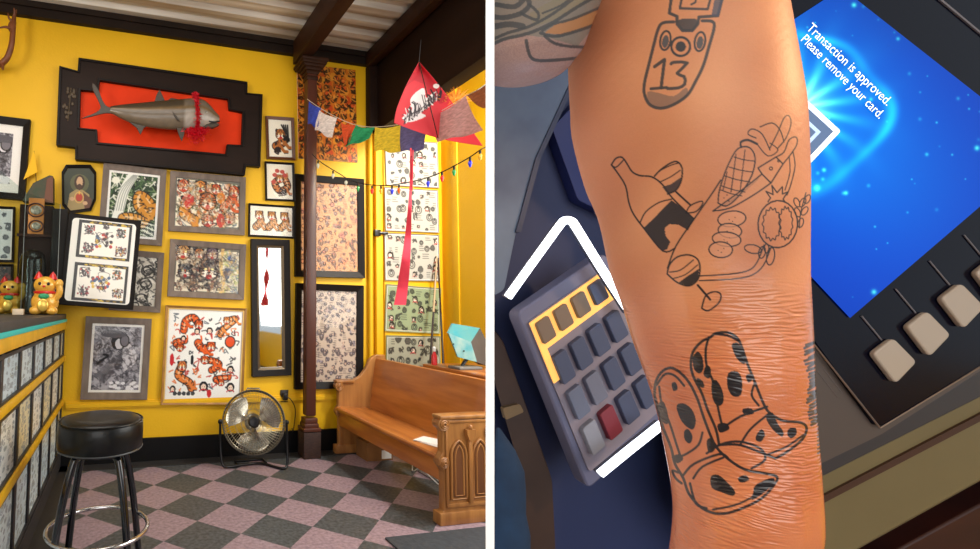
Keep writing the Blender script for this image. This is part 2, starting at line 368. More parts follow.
def a_red(w, h):
    c = Cv(w*1.7, h*1.7, (120, 118, 108), sc=1.7); c.fill([(1.5, 1), (w-2, 3), (w-1, h-3), (1, h-1)], (240, 232, 210))
    for _ in range(230): squiggle(c, random.uniform(3, w-3), random.uniform(3, h-3), 3, random.choice([(205, 90, 60), (70, 90, 60), (60, 50, 50), (220, 170, 90), (120, 130, 140)]), .9, 4, .8)
    O = (212, 92, 48)
    tigerbody(c, [(w*.9, h*.2), (w*.86, h*.4), (w*.75, h*.55)], 8, O); tigerbody(c, [(w*.18, h*.5), (w*.14, h*.72), (w*.3, h*.85)], 9, (222, 150, 60))
    c.disc(w*.2, h*.45, 6, 6, (205, 60, 60)); tigerhead(c, w*.5, h*.45, 8.5, (200, 110, 60)); tigerhead(c, w*.12, h*.16, 6, O); tigerhead(c, w*.38, h*.16, 6, (220, 140, 60))
    tigerhead(c, w*.62, h*.18, 5, O); tigerhead(c, w*.84, h*.76, 6, (190, 170, 160)); tigerhead(c, w*.5, h*.84, 6, (214, 80, 60)); c.disc(w*.7, h*.35, 4, 6, (215, 130, 50)); c.disc(w*.7, h*.82, 4, 7, (200, 70, 60))
    for _ in range(330): squiggle(c, random.uniform(3, w-3), random.uniform(3, h-3), 2.4, random.choice([(196, 110, 74), (228, 208, 176), (120, 84, 66), (214, 150, 84), (100, 106, 88), (236, 226, 204)]), .8, 4, .6)
    return c
def a_black(w, h):
    c = Cv(w*1.7, h*1.7, (110, 104, 92), sc=1.7); c.fill([(1.5, 1), (w-2, 3), (w-1, h-2), (1, h-1)], (226, 218, 196))
    for _ in range(330): squiggle(c, random.uniform(3, w*.7), random.uniform(3, h-3), 3, random.choice([(40, 38, 40), (70, 66, 66), (150, 120, 90), (200, 190, 170), (120, 70, 60)]), 1.1, 4, .85)
    for _ in range(90): squiggle(c, random.uniform(w*.7, w-2), random.uniform(3, h-3), 3, random.choice([(110, 130, 120), (210, 180, 110), (90, 110, 140), (170, 180, 110)]), 1., 4, .7)
    tigerhead(c, w*.12, h*.14, 7, (190, 140, 80)); tigerhead(c, w*.36, h*.15, 5, (190, 120, 70)); tigerhead(c, w*.56, h*.14, 6, (110, 90, 100)); tigerhead(c, w*.52, h*.5, 10, (70, 66, 68)); tigerhead(c, w*.16, h*.55, 7, (80, 84, 90))
    c.stroke([(w*.72, 0), (w*.7, h*.4), (w*.76, h*.8), (w*.7, h)], 3, (222, 186, 110), smooth=4); c.disc(w*.84, h*.2, 3, 3, (60, 90, 150)); c.disc(w*.8, h*.55, 3, 6, (90, 100, 120))
    for _ in range(330): squiggle(c, random.uniform(3, w-3), random.uniform(3, h-3), 2.4, random.choice([(90, 84, 80), (190, 178, 156), (60, 56, 58), (150, 112, 84), (214, 204, 180)]), .8, 4, .55)
    return c
def a_orange(w, h):
    c = Cv(w*1.8, h*1.8, (244, 243, 238), sc=1.8)
    for _ in range(130):
        x, y = random.uniform(4, w-4), random.uniform(4, h-10); squiggle(c, x, y, 2.6, random.choice([(40, 40, 46), (190, 50, 40), (225, 120, 60), (90, 100, 110)]), .9, 4)
    O = (228, 96, 34)
    tb = lambda p, wd, col=O: tigerbody(c, [(w*x, h*y) for x, y in p], wd, col)
    tb([(.40, .16), (.32, .08), (.22, .12), (.2, .22)], 6); tb([(.78, .10), (.9, .08), (.74, .2), (.7, .26)], 5, (232, 140, 60)); tb([(.58, .4), (.46, .42), (.4, .36)], 6.5); tb([(.16, .42), (.1, .36), (.22, .34)], 5)
    tb([(.5, .55), (.62, .56), (.7, .6), (.6, .66)], 5.5); tb([(.2, .62), (.16, .72), (.3, .8), (.34, .86)], 6.5, (230, 130, 60)); tb([(.74, .8), (.66, .76), (.84, .74)], 4.5)
    c.disc(w*.84, h*.34, 4.5, 5, (224, 80, 34)); c.circ(w*.84, h*.34, 5, 5.4, 1)
    for x, y, r in ((.55, .23, 3.2), (.38, .24, 3), (.86, .66, 3.4), (.5, .85, 4.2), (.2, .32, 2.6), (.87, .86, 4), (.09, .88, 3)): face(c, w*x, h*y, r)
    for i in range(5): c.disc(w*(.12+.06*i), h*.92, 2, 2, (60, 64, 70))
    c.disc(w*.06, h*.55, 2, 6, (200, 40, 46)); c.disc(w*.58, h*.92, 2.2, 4, (200, 40, 46)); c.disc(w*.33, h*.55, 1.6, 5, (30, 30, 34)); return c
def a_woman(w, h):
    c = Cv(w*1.8, h*1.8, (150, 148, 156), sc=1.8)
    for _ in range(420): squiggle(c, random.uniform(0, w), random.uniform(0, h), 3, random.choice([(205, 204, 210), (70, 68, 76), (40, 38, 44), (120, 118, 126)]), .8, 4, .7)
    c.fill([(w*.05, h*.9), (w*.1, h*.72), (w*.4, h*.45), (w*.62, h*.3), (w*.85, h*.42), (w*.72, h*.62), (w*.5, h*.82), (w*.3, h*.98)], (176, 174, 182), smooth=4)
    for i in range(26):
        t = i/26; x = w*(.12+.6*t); y = h*(.84-.5*t); c.stroke([(x-3, y-4), (x+2, y), (x+3, y+6)], .9, (40, 38, 44), smooth=3)
    c.fill([(w*.62, h*.32), (w*.72, h*.26), (w*.88, h*.4), (w*.86, h*.58), (w*.66, h*.68), (w*.6, h*.5)], (214, 212, 218), smooth=4)
    for _ in range(240): squiggle(c, random.uniform(w*.1, w*.85), random.uniform(h*.3, h*.95), 2.2, random.choice([(90, 88, 96), (190, 188, 196), (50, 48, 54)]), .7, 4, .6)
    c.disc(w*.5, h*.24, 6.5, 7.5, (26, 24, 30)); c.disc(w*.52, h*.27, 3.6, 5, (224, 222, 228)); c.disc(w*.63, h*.22, 4, 5.5, (120, 116, 124)); c.circ(w*.63, h*.22, 4, 5.5, .9)
    c.disc(w*.4, h*.12, 12, 3.5, (90, 88, 96)); c.stroke([(w*.1, h*.58), (w*.2, h*.52), (w*.3, h*.46), (w*.22, h*.44)], 2, (24, 22, 28), smooth=4)
    for i in range(20): c.disc(w*random.uniform(.35, .95), h*random.uniform(.86, .97), 2, 1.3, (235, 234, 238))
    return c
def a_dragon(w, h):
    c = Cv(w*1.8, h*1.8, (205, 200, 188), sc=1.8)
    for _ in range(150): squiggle(c, random.uniform(0, w), random.uniform(0, h), 4, random.choice([(40, 40, 40), (90, 88, 84), (235, 232, 222)]), 1.1, 4)
    for i in range(6): c.circ(w*random.uniform(.3, .9), h*random.uniform(.1, .9), 5, 4, 1.1)
    return c
def a_single(w, h, kind):
    c = Cv(w*2.2, h*2.2, (238, 232, 214), sc=2.2)
    if kind == 0: tigerbody(c, [(w*.5, h*.38), (w*.62, h*.55), (w*.42, h*.66), (w*.3, h*.7)], 7, (176, 104, 44)); [c.stroke([(w*.55+k*2, h*.12), (w*.7+k, h*.3+k*2)], 1.4, (30, 30, 30)) for k in range(4)]; [squiggle(c, w*.35, h*.84, 3, (40, 30, 30), 1) for _ in range(4)]; [squiggle(c, w*.75, h*.5, 3, (30, 30, 30), 1.4) for _ in range(3)]
    if kind == 1: tigerbody(c, [(w*.5, h*.4), (w*.3, h*.55), (w*.5, h*.75), (w*.8, h*.62), (w*.7, h*.4)], 5.5, (196, 122, 70)); [c.disc(w*x, h*y, 2.4, 2, (190, 80, 70)) for x, y in ((.4, .18), (.6, .2), (.7, .3), (.3, .3), (.25, .5))]; [squiggle(c, w*.6, h*.8, 4, (60, 50, 50), .8) for _ in range(5)]
    if kind == 2:
        for x in (.2, .5, .8): tigerbody(c, [(w*x, h*.3), (w*(x+.04), h*.5), (w*(x-.07), h*.7)], 6, (194, 134, 70))
    return c
STEP = 8.
def a_flash(w, h, bg=(240, 240, 234), ink=(70, 72, 76), n=9, cols=None, STEP=7.):
    c = Cv(w*1.8, h*1.8, bg, sc=1.8)
    nx = max(2, int(w/STEP)); ny = max(2, int(h/STEP))
    for i in range(nx):
        for j in range(ny):
            x = w*(i+.5)/nx+random.uniform(-2.4, 2.4); y = h*(j+.5)/ny+random.uniform(-2.4, 2.4); r = random.uniform(.2, .56)*STEP
            k = random.randrange(5); col = random.choice(cols) if cols else ink
            if k == 0: c.fill(blob(x, y, r), col, .8); c.stroke(blob(x, y, r), .8, ink, closed=True)
            elif k == 1: c.circ(x, y, r*.9, r, .9, ink); c.circ(x, y, r*.4, r*.5, .8, ink); c.disc(x, y-r*.6, r*.4, r*.3, col)
            elif k == 2: face(c, x, y, r*.8) if not cols else c.disc(x, y, r, r*.8, col, al=.8); squiggle(c, x, y, r, ink, .8)
            elif k == 3:
                for q in range(3): c.stroke([(x-r, y-2+q*2), (x+r*random.uniform(.2, 1), y-2+q*2)], .6, ink, .8)
            else: squiggle(c, x, y, r, ink, 1., 7); squiggle(c, x, y, r, col, 1.2, 4)
    return c
def a_tapestry(w, h):
    c = Cv(w*1.9, h*1.9, (206, 112, 28), sc=1.9)
    for _ in range(110): c.fill(blob(random.uniform(0, w), random.uniform(0, h), 4), random.choice([(222, 150, 44), (205, 84, 26), (196, 66, 24), (150, 80, 28)]), .8)
    for i in range(7):
        for j in range(11):
            x = w*(i+.5)/7+random.uniform(-1.5, 1.5); y = h*(j+.5)/11+random.uniform(-1.5, 1.5)
            c.fill(blob(x, y, 4., 8, 5), random.choice([(84, 54, 22), (60, 42, 22), (104, 62, 24)]), .8); c.disc(x+random.uniform(-1, 1), y-1.5, 1.7, 2, random.choice([(226, 140, 46), (216, 90, 36)])); squiggle(c, x, y+1, 4, (44, 30, 16), .9); squiggle(c, x, y, 4, (226, 150, 60), .8, 4)
    return c
def a_saint(w, h):
    c = Cv(w*2.4, h*2.4, (52, 58, 44), sc=2.4)
    c.disc(w*.5, h*.36, w*.3, w*.3, (110, 108, 66), al=.6); c.fill([(w*.12, h*1.0), (w*.2, h*.6), (w*.4, h*.5), (w*.6, h*.5), (w*.82, h*.6), (w*.9, h)], (158, 136, 88))
    c.disc(w*.5, h*.34, w*.17, h*.17, (58, 40, 26)); c.disc(w*.5, h*.33, w*.1, h*.12, (196, 158, 120)); c.disc(w*.5, h*.43, w*.08, h*.06, (70, 46, 30)); c.fill([(w*.62, h*.55), (w*.9, h*.7), (w*.9, h), (w*.7, h)], (96, 60, 44))
    c.disc(w*.5, h*.68, w*.11, h*.09, (176, 60, 40)); c.circ(w*.5, h*.68, w*.14, h*.12, .7, (226, 170, 90)); c.stroke([(w*.5, h*.55), (w*.5, h*.6)], 1.2, (232, 170, 70)); c.disc(w*.28, h*.72, 2.5, 2, (200, 160, 120)); c.disc(w*.7, h*.8, 2.5, 2, (200, 160, 120)); return c

def quadframe(cs, Y):
    Q = [onY(x, y, Y) for x, y in cs]; c = sum(Q)/4; ux = (Q[1]-Q[0]+Q[2]-Q[3])/2; uz = (Q[0]-Q[3]+Q[1]-Q[2])/2
    w = np.linalg.norm(ux); u = ux/w; u[1] = 0; u /= np.linalg.norm(u); v = np.array([-u[2], 0, u[0]]); return c, u, v, w, abs(uz@v)
def picture(name, label, cat, cs, fw, dep, fm, art, mb=0., pane=True, group=None, artmat=None, Y=None, pw=None, rim=None):
    Y = Y or YB
    c, u, v, w, h = quadframe(cs, Y-.002-dep); c = c+np.array([0, dep, 0])
    t = thing(name, label, cat, c, group); n = np.array([0, -1., 0])
    R = lambda a, b: [c-u*a-v*b, c+u*a-v*b, c+u*a+v*b, c-u*a+v*b]
    m = MB().ring(R(w/2, h/2), R(w/2-fw, h/2-fw), n*dep, n*dep*.55)
    m.build('frame', fm, t, smooth=20, bev=.002)
    if rim: MB().ring([p+n*dep*.3 for p in R(w/2-fw+.001, h/2-fw+.001)], [p+n*dep*.3 for p in R(w/2-fw-.008, h/2-fw-.008)], n*.008).build('inner_lip', rim, t)
    MB().prism(R(w/2-fw, h/2-fw), n*.006).build('mat_board' if mb else 'backing', MATB if mb else FRM, t)
    aw, ah = w/2-fw-mb, h/2-fw-mb
    Z = c[1]; s = FPX/np.linalg.norm(c-EYEP)
    cv = art(2*aw*s, 2*ah*s); H, W = cv.a.shape[:2]
    g = np.linspace(-1, 1, W)[None, :, None]*u*aw+np.linspace(1, -1, H)[:, None, None]*v*ah+c+n*.008
    gridobj('artwork', g, cv.a, artmat or ART, t)
    if pane:
        MB().prism([p+n*.013 for p in R(w/2-fw, h/2-fw)], n*.002).build('glass_pane', PANE, t)
    return t
P_ = picture
P_('framed_print', 'grey wood frame, print of a tiger beside a white waterfall in green leaves', 'picture', [(102.8, 163), (166, 169), (162.6, 246.7), (98.5, 240)], .05, .03, GRYW, a_waterfall, .02)
P_('framed_print', 'grey wood frame, colour sheet of red and orange tiger heads, under the fish plaque', 'picture', [(170.5, 170.5), (246.7, 177), (244, 235.4), (168.3, 230.6)], .05, .03, GRYW, a_red)
P_('framed_print', 'grey wood frame, dark sheet of black and brown tiger heads below the red one', 'picture', [(170, 239), (246, 244), (244.3, 300.3), (167.7, 296)], .05, .03, GRYW, a_black)
P_('framed_print', 'grey wood frame, black and white dragon print half hidden behind the swing panel', 'picture', [(112, 248.5), (162.6, 252.4), (162, 313), (110, 310)], .05, .03, GRYW, a_dragon)
P_('framed_print', 'grey wood frame, black and white print of a woman leaning on a big cat', 'picture', [(85.2, 316.4), (151, 318.6), (148, 400), (80.8, 399.5)], .055, .03, GRYW, a_woman, .02)
P_('framed_print', 'gold framed white flash sheet crowded with orange tigers and small women', 'picture', [(165.2, 305), (246.7, 308.4), (243.4, 404.5), (161.4, 405)], .022, .03, GOLD, a_orange, .015, rim=mat('light_gilt', (214, 176, 100), .4))
P_('framed_print', 'small brown frame with a crouching tiger and black reeds, topmost of the small three', 'picture', [(266.8, 115.8), (295, 117.5), (294.8, 160), (266.2, 158.5)], .026, .025, mat('brown_frame', (92, 52, 28), .4), lambda w, h: a_single(w, h, 0), .004)
P_('framed_print', 'small black upright frame with a curled tiger and flowers, middle of the small three', 'picture', [(265.6, 161.3), (295, 162.5), (294.8, 201.5), (265.2, 199.8)], .018, .025, FRM, lambda w, h: a_single(w, h, 1), .004)
P_('framed_print', 'small black landscape frame with three tigers, just above the tall mirror', 'picture', [(249, 203.5), (294.8, 205.5), (294.5, 239), (248.3, 235.8)], .018, .025, FRM, lambda w, h: a_single(w, h, 2), .004)
P_('framed_print', 'large black framed sheet of faded orange designs behind the wooden column, upper one', 'picture', [(296, 173.5), (365.8, 179), (363.8, 278), (295, 276.5)], .06, .04, FRM, lambda w, h: a_flash(w, h, (200, 146, 98), (70, 42, 34), cols=[(214, 130, 80), (190, 110, 90), (150, 120, 110), (232, 160, 90)], STEP=5.), .0)
P_('framed_print', 'large black framed sheet of pale grey designs beside the pew end, lower one', 'picture', [(295.7, 283), (364.5, 285.5), (363, 388.5), (295.7, 389.5)], .06, .04, FRM, lambda w, h: a_flash(w, h, (196, 178, 160), (78, 70, 76), cols=[(186, 160, 150), (150, 140, 150), (200, 170, 150)], STEP=4.6), .0)
P_('framed_print', 'black frame with wide white mat around a grey print at the left picture edge', 'picture', [(-26, 112), (28.4, 119.5), (26.5, 200), (-28, 196)], .055, .04, FRM, a_woman, .07)
# sheets on the door
for k, (cs, lab) in enumerate([([(386, 139), (438.5, 142), (438.5, 188.5), (385.5, 184.5)], 'topmost flash sheet on the yellow door, partly behind the flags'),
        ([(385.5, 186.5), (438.5, 190.5), (439, 232.5), (385, 231)], 'second flash sheet on the yellow door, below the string of coloured bulbs'),
        ([(385, 233), (439.3, 234.5), (440, 281.5), (385, 280)], 'white flash sheet with written lines, level with the door handle')]):
    P_('flash_sheet', 'thin framed '+lab, 'poster', cs, .01, .015, mat('thin_grey_frame', (150, 146, 140), .5, .3), lambda w, h: a_flash(w, h, (188, 186, 176), (70, 70, 70)), .006, Y=YB-.036, group='flash sheets on the door')
GRN = mat('sage_frame', (150, 156, 120), .5)
P_('flash_sheet', 'sage green framed flash sheet behind the tip of the pink kite tail', 'poster', [(386, 283), (440.5, 289), (441, 333), (385.7, 332)], .014, .015, GRN, lambda w, h: a_flash(w, h, (150, 164, 128), (56, 62, 54)), .004, Y=YB-.036, group='flash sheets on the door')
P_('flash_sheet', 'lowest flash sheet on the yellow door, cut off by the pew back', 'poster', [(386.5, 335.5), (440.5, 336), (441, 376), (386.5, 376)], .014, .015, GRN, lambda w, h: a_flash(w, h, (170, 170, 150), (60, 60, 56)), .004, Y=YB-.036, group='flash sheets on the door')
# orange poster behind the column
def sheet_on_wall(name, label, cat, cs, art, th=.004, Y=YB-.004):
    c, u, v, w, h = quadframe(cs, Y); s = FPX/np.linalg.norm(c-EYEP); cv = art(w*s, h*s); H, W = cv.a.shape[:2]; n = V(0, -1, 0)
    t = thing(name, label, cat, c)
    R = [c-u*w/2-v*h/2, c+u*w/2-v*h/2, c+u*w/2+v*h/2, c-u*w/2+v*h/2]
    MB().prism(R, n*th).build('backing', MATB, t)
    gridobj('print', np.linspace(-.5, .5, W)[None, :, None]*u*w+np.linspace(.5, -.5, H)[:, None, None]*v*h+c+n*(th+.002), cv.a, ART, t); return t
sheet_on_wall('poster', 'unframed orange poster of crowded brown figures hung high behind the wooden column', 'poster', [(298, 64), (356.5, 70), (356, 163), (297, 158)], a_tapestry)
# tall mirror
def mirror():
    c, u, v, w, h = quadframe([(252.5, 239), (291, 239.8), (290.3, 375.5), (250.8, 377)], YB-.04); c = c+V(0, .04, 0)
    t = thing('wall_mirror', 'tall narrow mirror in a wide black stepped frame beside the wooden column', 'mirror', c); n = V(0, -1, 0)
    R = lambda a, b, o=0: [c-u*a-v*b+n*o, c+u*a-v*b+n*o, c+u*a+v*b+n*o, c-u*a+v*b+n*o]
    MB().ring(R(w/2, h/2), R(w/2-.055, h/2-.055), n*.045, n*.03).build('frame', FRM, t, bev=.003)
    MB().ring(R(w/2-.055, h/2-.055), R(w/2-.075, h/2-.075), n*.03, n*.02).build('inner_lip', mat('bronze_lip', (96, 80, 58), .4, .4), t)
    MB().prism(R(w/2-.07, h/2-.07, .004), n*.006).build('mirror_glass', mat('mirror_silver', (235, 238, 236), .03, 1.), t)
mirror()
# octagonal saint portrait
def saint():
    Y = YB-.03; oc = [(66, 164.5), (90.5, 164.5), (96.3, 172), (96, 199), (91, 210.5), (69, 213.5), (62, 205), (61.5, 172)]
    O = [onY(x, y, Y)+V(0, .03, 0) for x, y in oc]; c = sum(O)/8; I = [c+(p-c)*.87 for p in O]
    t = thing('framed_portrait', 'small eight-sided black frame with an old haloed holy portrait, under the fish plaque', 'picture', c)
    MB().ring(O, I, V(0, -.03, 0), V(0, -.014, 0)).build('frame', FRM, t, bev=.002)
    H, W = 110, 76; mn = np.min(I, 0); mx = np.max(I, 0); cv = a_saint(32, 46); H, W = cv.a.shape[:2]
    X, Z = np.meshgrid(np.linspace(mn[0], mx[0], W), np.linspace(mx[2], mn[2], H)); k = .2
    # cut the corners by pulling points onto the octagon
    cx, cz = c[0], c[2]; hw, hh = (mx[0]-mn[0])/2, (mx[2]-mn[2])/2; a = np.abs(X-cx)/hw; b = np.abs(Z-cz)/hh; f = np.maximum(1, (a+b)/1.62)
    g = np.stack([cx+(X-cx)/f, np.full_like(X, c[1]-.008), cz+(Z-cz)/f], -1); gridobj('artwork', g, cv.a, ARTG, t)
saint()
# stepped plaque with the fish
Z5 = lambda pts: [(50+x*.2549, 40+y*.255) for x, y in pts]
def plaque():
    Y = YB-.06
    out = Z5([(112, 68), (775, 163), (775, 207), (835, 212), (826, 497), (770, 492), (765, 530), (98, 468), (98, 420), (24, 412), (36, 100), (108, 120)])
    inn = Z5([(195, 156), (700, 230), (703, 272), (757, 282), (752, 411), (695, 408), (690, 446), (188, 400), (185, 350), (116, 343), (120, 194), (190, 201)])
    off = V(0, .058, 0); O = [onY(x, y, Y)+off for x, y in out]; I = [onY(x, y, Y)+off for x, y in inn]; c = sum(O)/12
    t = thing('display_plaque', 'big black stepped wall plaque with a bright red panel holding the mounted fish', 'plaque', c)
    FD = mat('plaque_wood', (36, 22, 15), .5, spec=.2, noise=.35, nscale=10, stretch=(.3, 1, 1), bump=.1)
    MB().ring(O, I, V(0, -.045, 0)).build('frame', FD, t, smooth=20, bev=.004)
    e = lambda P, k: [c+(p-c)*np.array([1-k*.5, 1, 1-k]) for p in P]
    m = MB().ring([p-V(0, .045, 0) for p in O], [p-V(0, .045, 0) for p in e(O, .045)], V(0, -.014, 0)).ring([p-V(0, .045, 0) for p in [c+(q-c)*np.array([1.03, 1, 1.07]) for q in I]], [p-V(0, .045, 0) for p in I], V(0, -.012, 0))
    m.build('moulding', mat('plaque_moulding', (20, 13, 10), .4, spec=.2), t, smooth=20, bev=.003)
    MB().prism([p-V(0, .002, 0) for p in [c+(q-c)*1.03 for q in I]], V(0, -.012, 0)).build('red_panel', mat('red_lacquer', (232, 58, 10), .6, spec=.2, noise=.15, nscale=5), t)
    # small carved plant on the left ear
    m = MB()
    for k in range(16):
        q = onY(50+.2549*(70+random.uniform(-18, 28)), 40+.255*(250+random.uniform(-58, 58)), YB-.05); m.ell(q, (.012, .008, .018), seg=8, rings=6)
    q0, q1 = onY(68, 121, YB-.05), onY(71, 88, YB-.05); m.tube([q0, q1], .006, 6)
    m.build('carved_plant', mat('carved_bronze', (76, 62, 44), .5), t)
plaque()
def fish():
    YF_ = YB-.17; B = YB-.11
    st = [(236, 262, 285), (250, 258, 292), (300, 252, 318), (370, 246, 338), (430, 240, 347), (480, 236, 351), (530, 232, 352), (570, 230, 350), (600, 236, 347), (625, 255, 343), (645, 278, 336), (664, 298, 318)]
    st = [(50+x*.2549, 40+a*.255, 40+b*.255) for x, a, b in st]
    base = onY(160, 115, YB-.1)
    t = thing('mounted_fish', 'long silver-brown stuffed fish with forked tail, on the red plaque', 'fish', base)
    rings = []; cols = []; M = 28
    # resample
    S = smoothpts([np.array(s) for s in st], 4)
    for s in S:
        T = onY(s[0], s[1], YF_); Bt = onY(s[0], s[2], YF_); cc = (T+Bt)/2; hh = np.linalg.norm(T-Bt)/2; up = (T-Bt)/(2*hh+1e-9)
        ring = []
        for k in range(M):
            a = 2*math.pi*k/M; ring.append(cc+up*hh*math.cos(a)+V(0, 1, 0)*hh*.62*math.sin(a)); z = math.cos(a)
            q = 1/(1+math.exp(-(z-.05)*6)); n = random.uniform(.93, 1.04); head = s[0] > 50+520*.2549
            lo = np.array([112, 98, 80]) if not head else np.array([168, 158, 146]); hi = np.array([62, 52, 38]) if not head else np.array([104, 94, 80])
            cl = lo*(1-q)+hi*q
            if abs(z-.15) < .1: cl = np.array([112, 88, 50])
            cols.append(cl/255*n)
        rings.append(ring)
    body = MB().loft(rings).build('body', mat('fish_skin', (255, 255, 255), .32, attr='art', coat=.4), t, smooth=80, colors=np.array(cols))
    finm = mat('fish_fin', (66, 56, 44), .45, noise=.3, nscale=30)
    def fin(name, pts, y0=YF_, dy=.012):
        P = [onY(*q, y0) for q in Z5(pts)]; MB().prism([p+V(0, -dy/2, 0) for p in P], V(0, dy, 0)).build(name, finm, t, bev=.002)
    fin('tail_fin', smoothpts([(252, 264), (225, 262), (205, 235), (190, 195), (168, 170), (168, 195), (190, 240), (198, 266), (180, 285), (122, 308), (165, 300), (215, 288), (250, 290)], 3))
    fin('dorsal_fin', [(408, 246), (418, 215), (430, 194), (440, 215), (452, 242)]); fin('dorsal_fin', [(455, 242), (475, 228), (520, 236), (560, 236)])
    fin('anal_fin', [(300, 314), (340, 345), (355, 372), (368, 345), (384, 336)]); fin('pelvic_fin', [(496, 345), (508, 380), (517, 398), (526, 372), (530, 345)], YF_-.03)
    fin('pectoral_fin', [(480, 280), (498, 300), (512, 322), (500, 315), (486, 298)], YF_-.075)
    fin('jaw', [(628, 316), (664, 334), (640, 346), (600, 346)], YF_-.02, .04)
    MB().tube(smoothpts([onY(50+665*.2549, 40+318*.255, YF_-.028), onY(50+645*.2549, 40+322*.255, YF_-.05), onY(50+624*.2549, 40+318*.255, YF_-.062)], 4), .006, 8).build('mouth', BLACKMET, t)
    e = onY(50+612*.2549, 40+283*.255, YF_-.066); MB().ell(e, (.012, .008, .012)).build('eye', mat('glass_eye', (235, 232, 215), .1, coat=1), t); MB().ell(e-V(0, .006, 0), (.006, .005, .006)).build('pupil', BLACKMET, t)
    # tinsel
    g = []; cen = onY(50+572*.2549, 40+290*.255, YF_); m = MB()
    for k in range(900):
        a = random.uniform(0, 2*math.pi); z = math.cos(a); y = math.sin(a)
        q = cen+V(z*-.012+random.uniform(-.014, .014), -y*.105 if y > 0 else -y*.07, z*.155); d = np.random.normal(size=3)*.5+V(0, -abs(y)*.4, z*.6); d /= np.linalg.norm(d)
        m.tube([q-d*.008, q+d*random.uniform(.014, .034)], .0026, 3)
    for k in range(420):
        q = onY(50+(575+random.gauss(0, 18))*.2549, 40+(345+abs(random.gauss(0, 22)))*.255, YF_-.06); d = np.random.normal(size=3); d /= np.linalg.norm(d); m.tube([q-d*.01, q+d*.022], .0026, 3)
    o = m.build('tinsel_garland', mat('red_tinsel', (205, 14, 36), .3, .3), smooth=30); tag(o, 'red tinsel garland wound around the head of the mounted fish', 'garland')
fish()
# antler on the left
def antler():
    Y = YB-.12; Q = lambda x, y, d=0: onY(x, y, Y-d); m = MB()
    main = smoothpts([Q(-10, 66, -.06), Q(0, 64), Q(7, 58, .03), Q(11.5, 45, .05), Q(13, 30, .05), Q(14, 18, .04), Q(16.5, 10, .02)], 5)
    m.tube(main, list(np.linspace(.026, .02, len(main)-8))+list(np.linspace(.02, .005, 8)), 12)
    for pts, r in (([Q(12, 29, .05), Q(6, 27, .08), Q(-2, 28, .1)], .016), ([Q(13, 22, .05), Q(9, 18, .06), Q(8, 13, .06)], .012), ([Q(14, 17, .04), Q(14.5, 12, .06), Q(14, 8, .07)], .011), ([Q(2, 64), Q(3, 70, .03)], .022)):
        S = smoothpts(pts, 4); m.tube(S, list(np.linspace(r, .004, len(S))), 10)
    m.ell(Q(12, 27, .05), (.03, .02, .05))
    t = thing('antler', 'brown branching antler mounted high at the left edge of the yellow wall', 'antler', Q(-10, 66, -.09)); m.build('antler_branch', mat('antler_horn', (126, 70, 36), .5, noise=.4, nscale=20, bump=.3), t, smooth=60)
    MB().box(onY(-12, 66, YB-.012), (.14, .02, .2), bev=.006).build('mounting_board', DKW, t)
antler()
# ------------------------------------------------------------------ wooden column
WOODP = mat('mahogany_post', (84, 44, 32), .4, noise=.35, nscale=6, stretch=(1, 1, .12))
def column():
    x, y = 1.60, 4.03; t = thing('wooden_column', 'slender dark wooden column with moulded capital rising to the rafter', 'column', (x, y, 0))
    MB().box((x, y, 1.9), (.095, .095, 3.1), bev=.014).build('shaft', WOODP, t)
    m = MB()
    for z, s in ((3.40, .12), (3.43, .15), (3.455, .19), (3.475, .23), (3.497, .25)): m.box((x, y, z), (s, s, .03), bev=.008)
    m.box((x, y, 3.35), (.11, .11, .04), bev=.01); m.build('capital', DKW, t)
    b = MB().box((x, y, .11), (.155, .155, .22), bev=.004).build('base', mat('dark_base_brick', (62, 40, 34), .7, noise=.5, nscale=25, stretch=(1, 1, 3)), t)
    MB().box((x, y, .24), (.16, .16, .03), bev=.006).box((x, y, .27), (.13, .13, .04), bev=.008).box((x, y, .31), (.115, .115, .05), bev=.008).build('base_moulding', WOODP, t)
column()
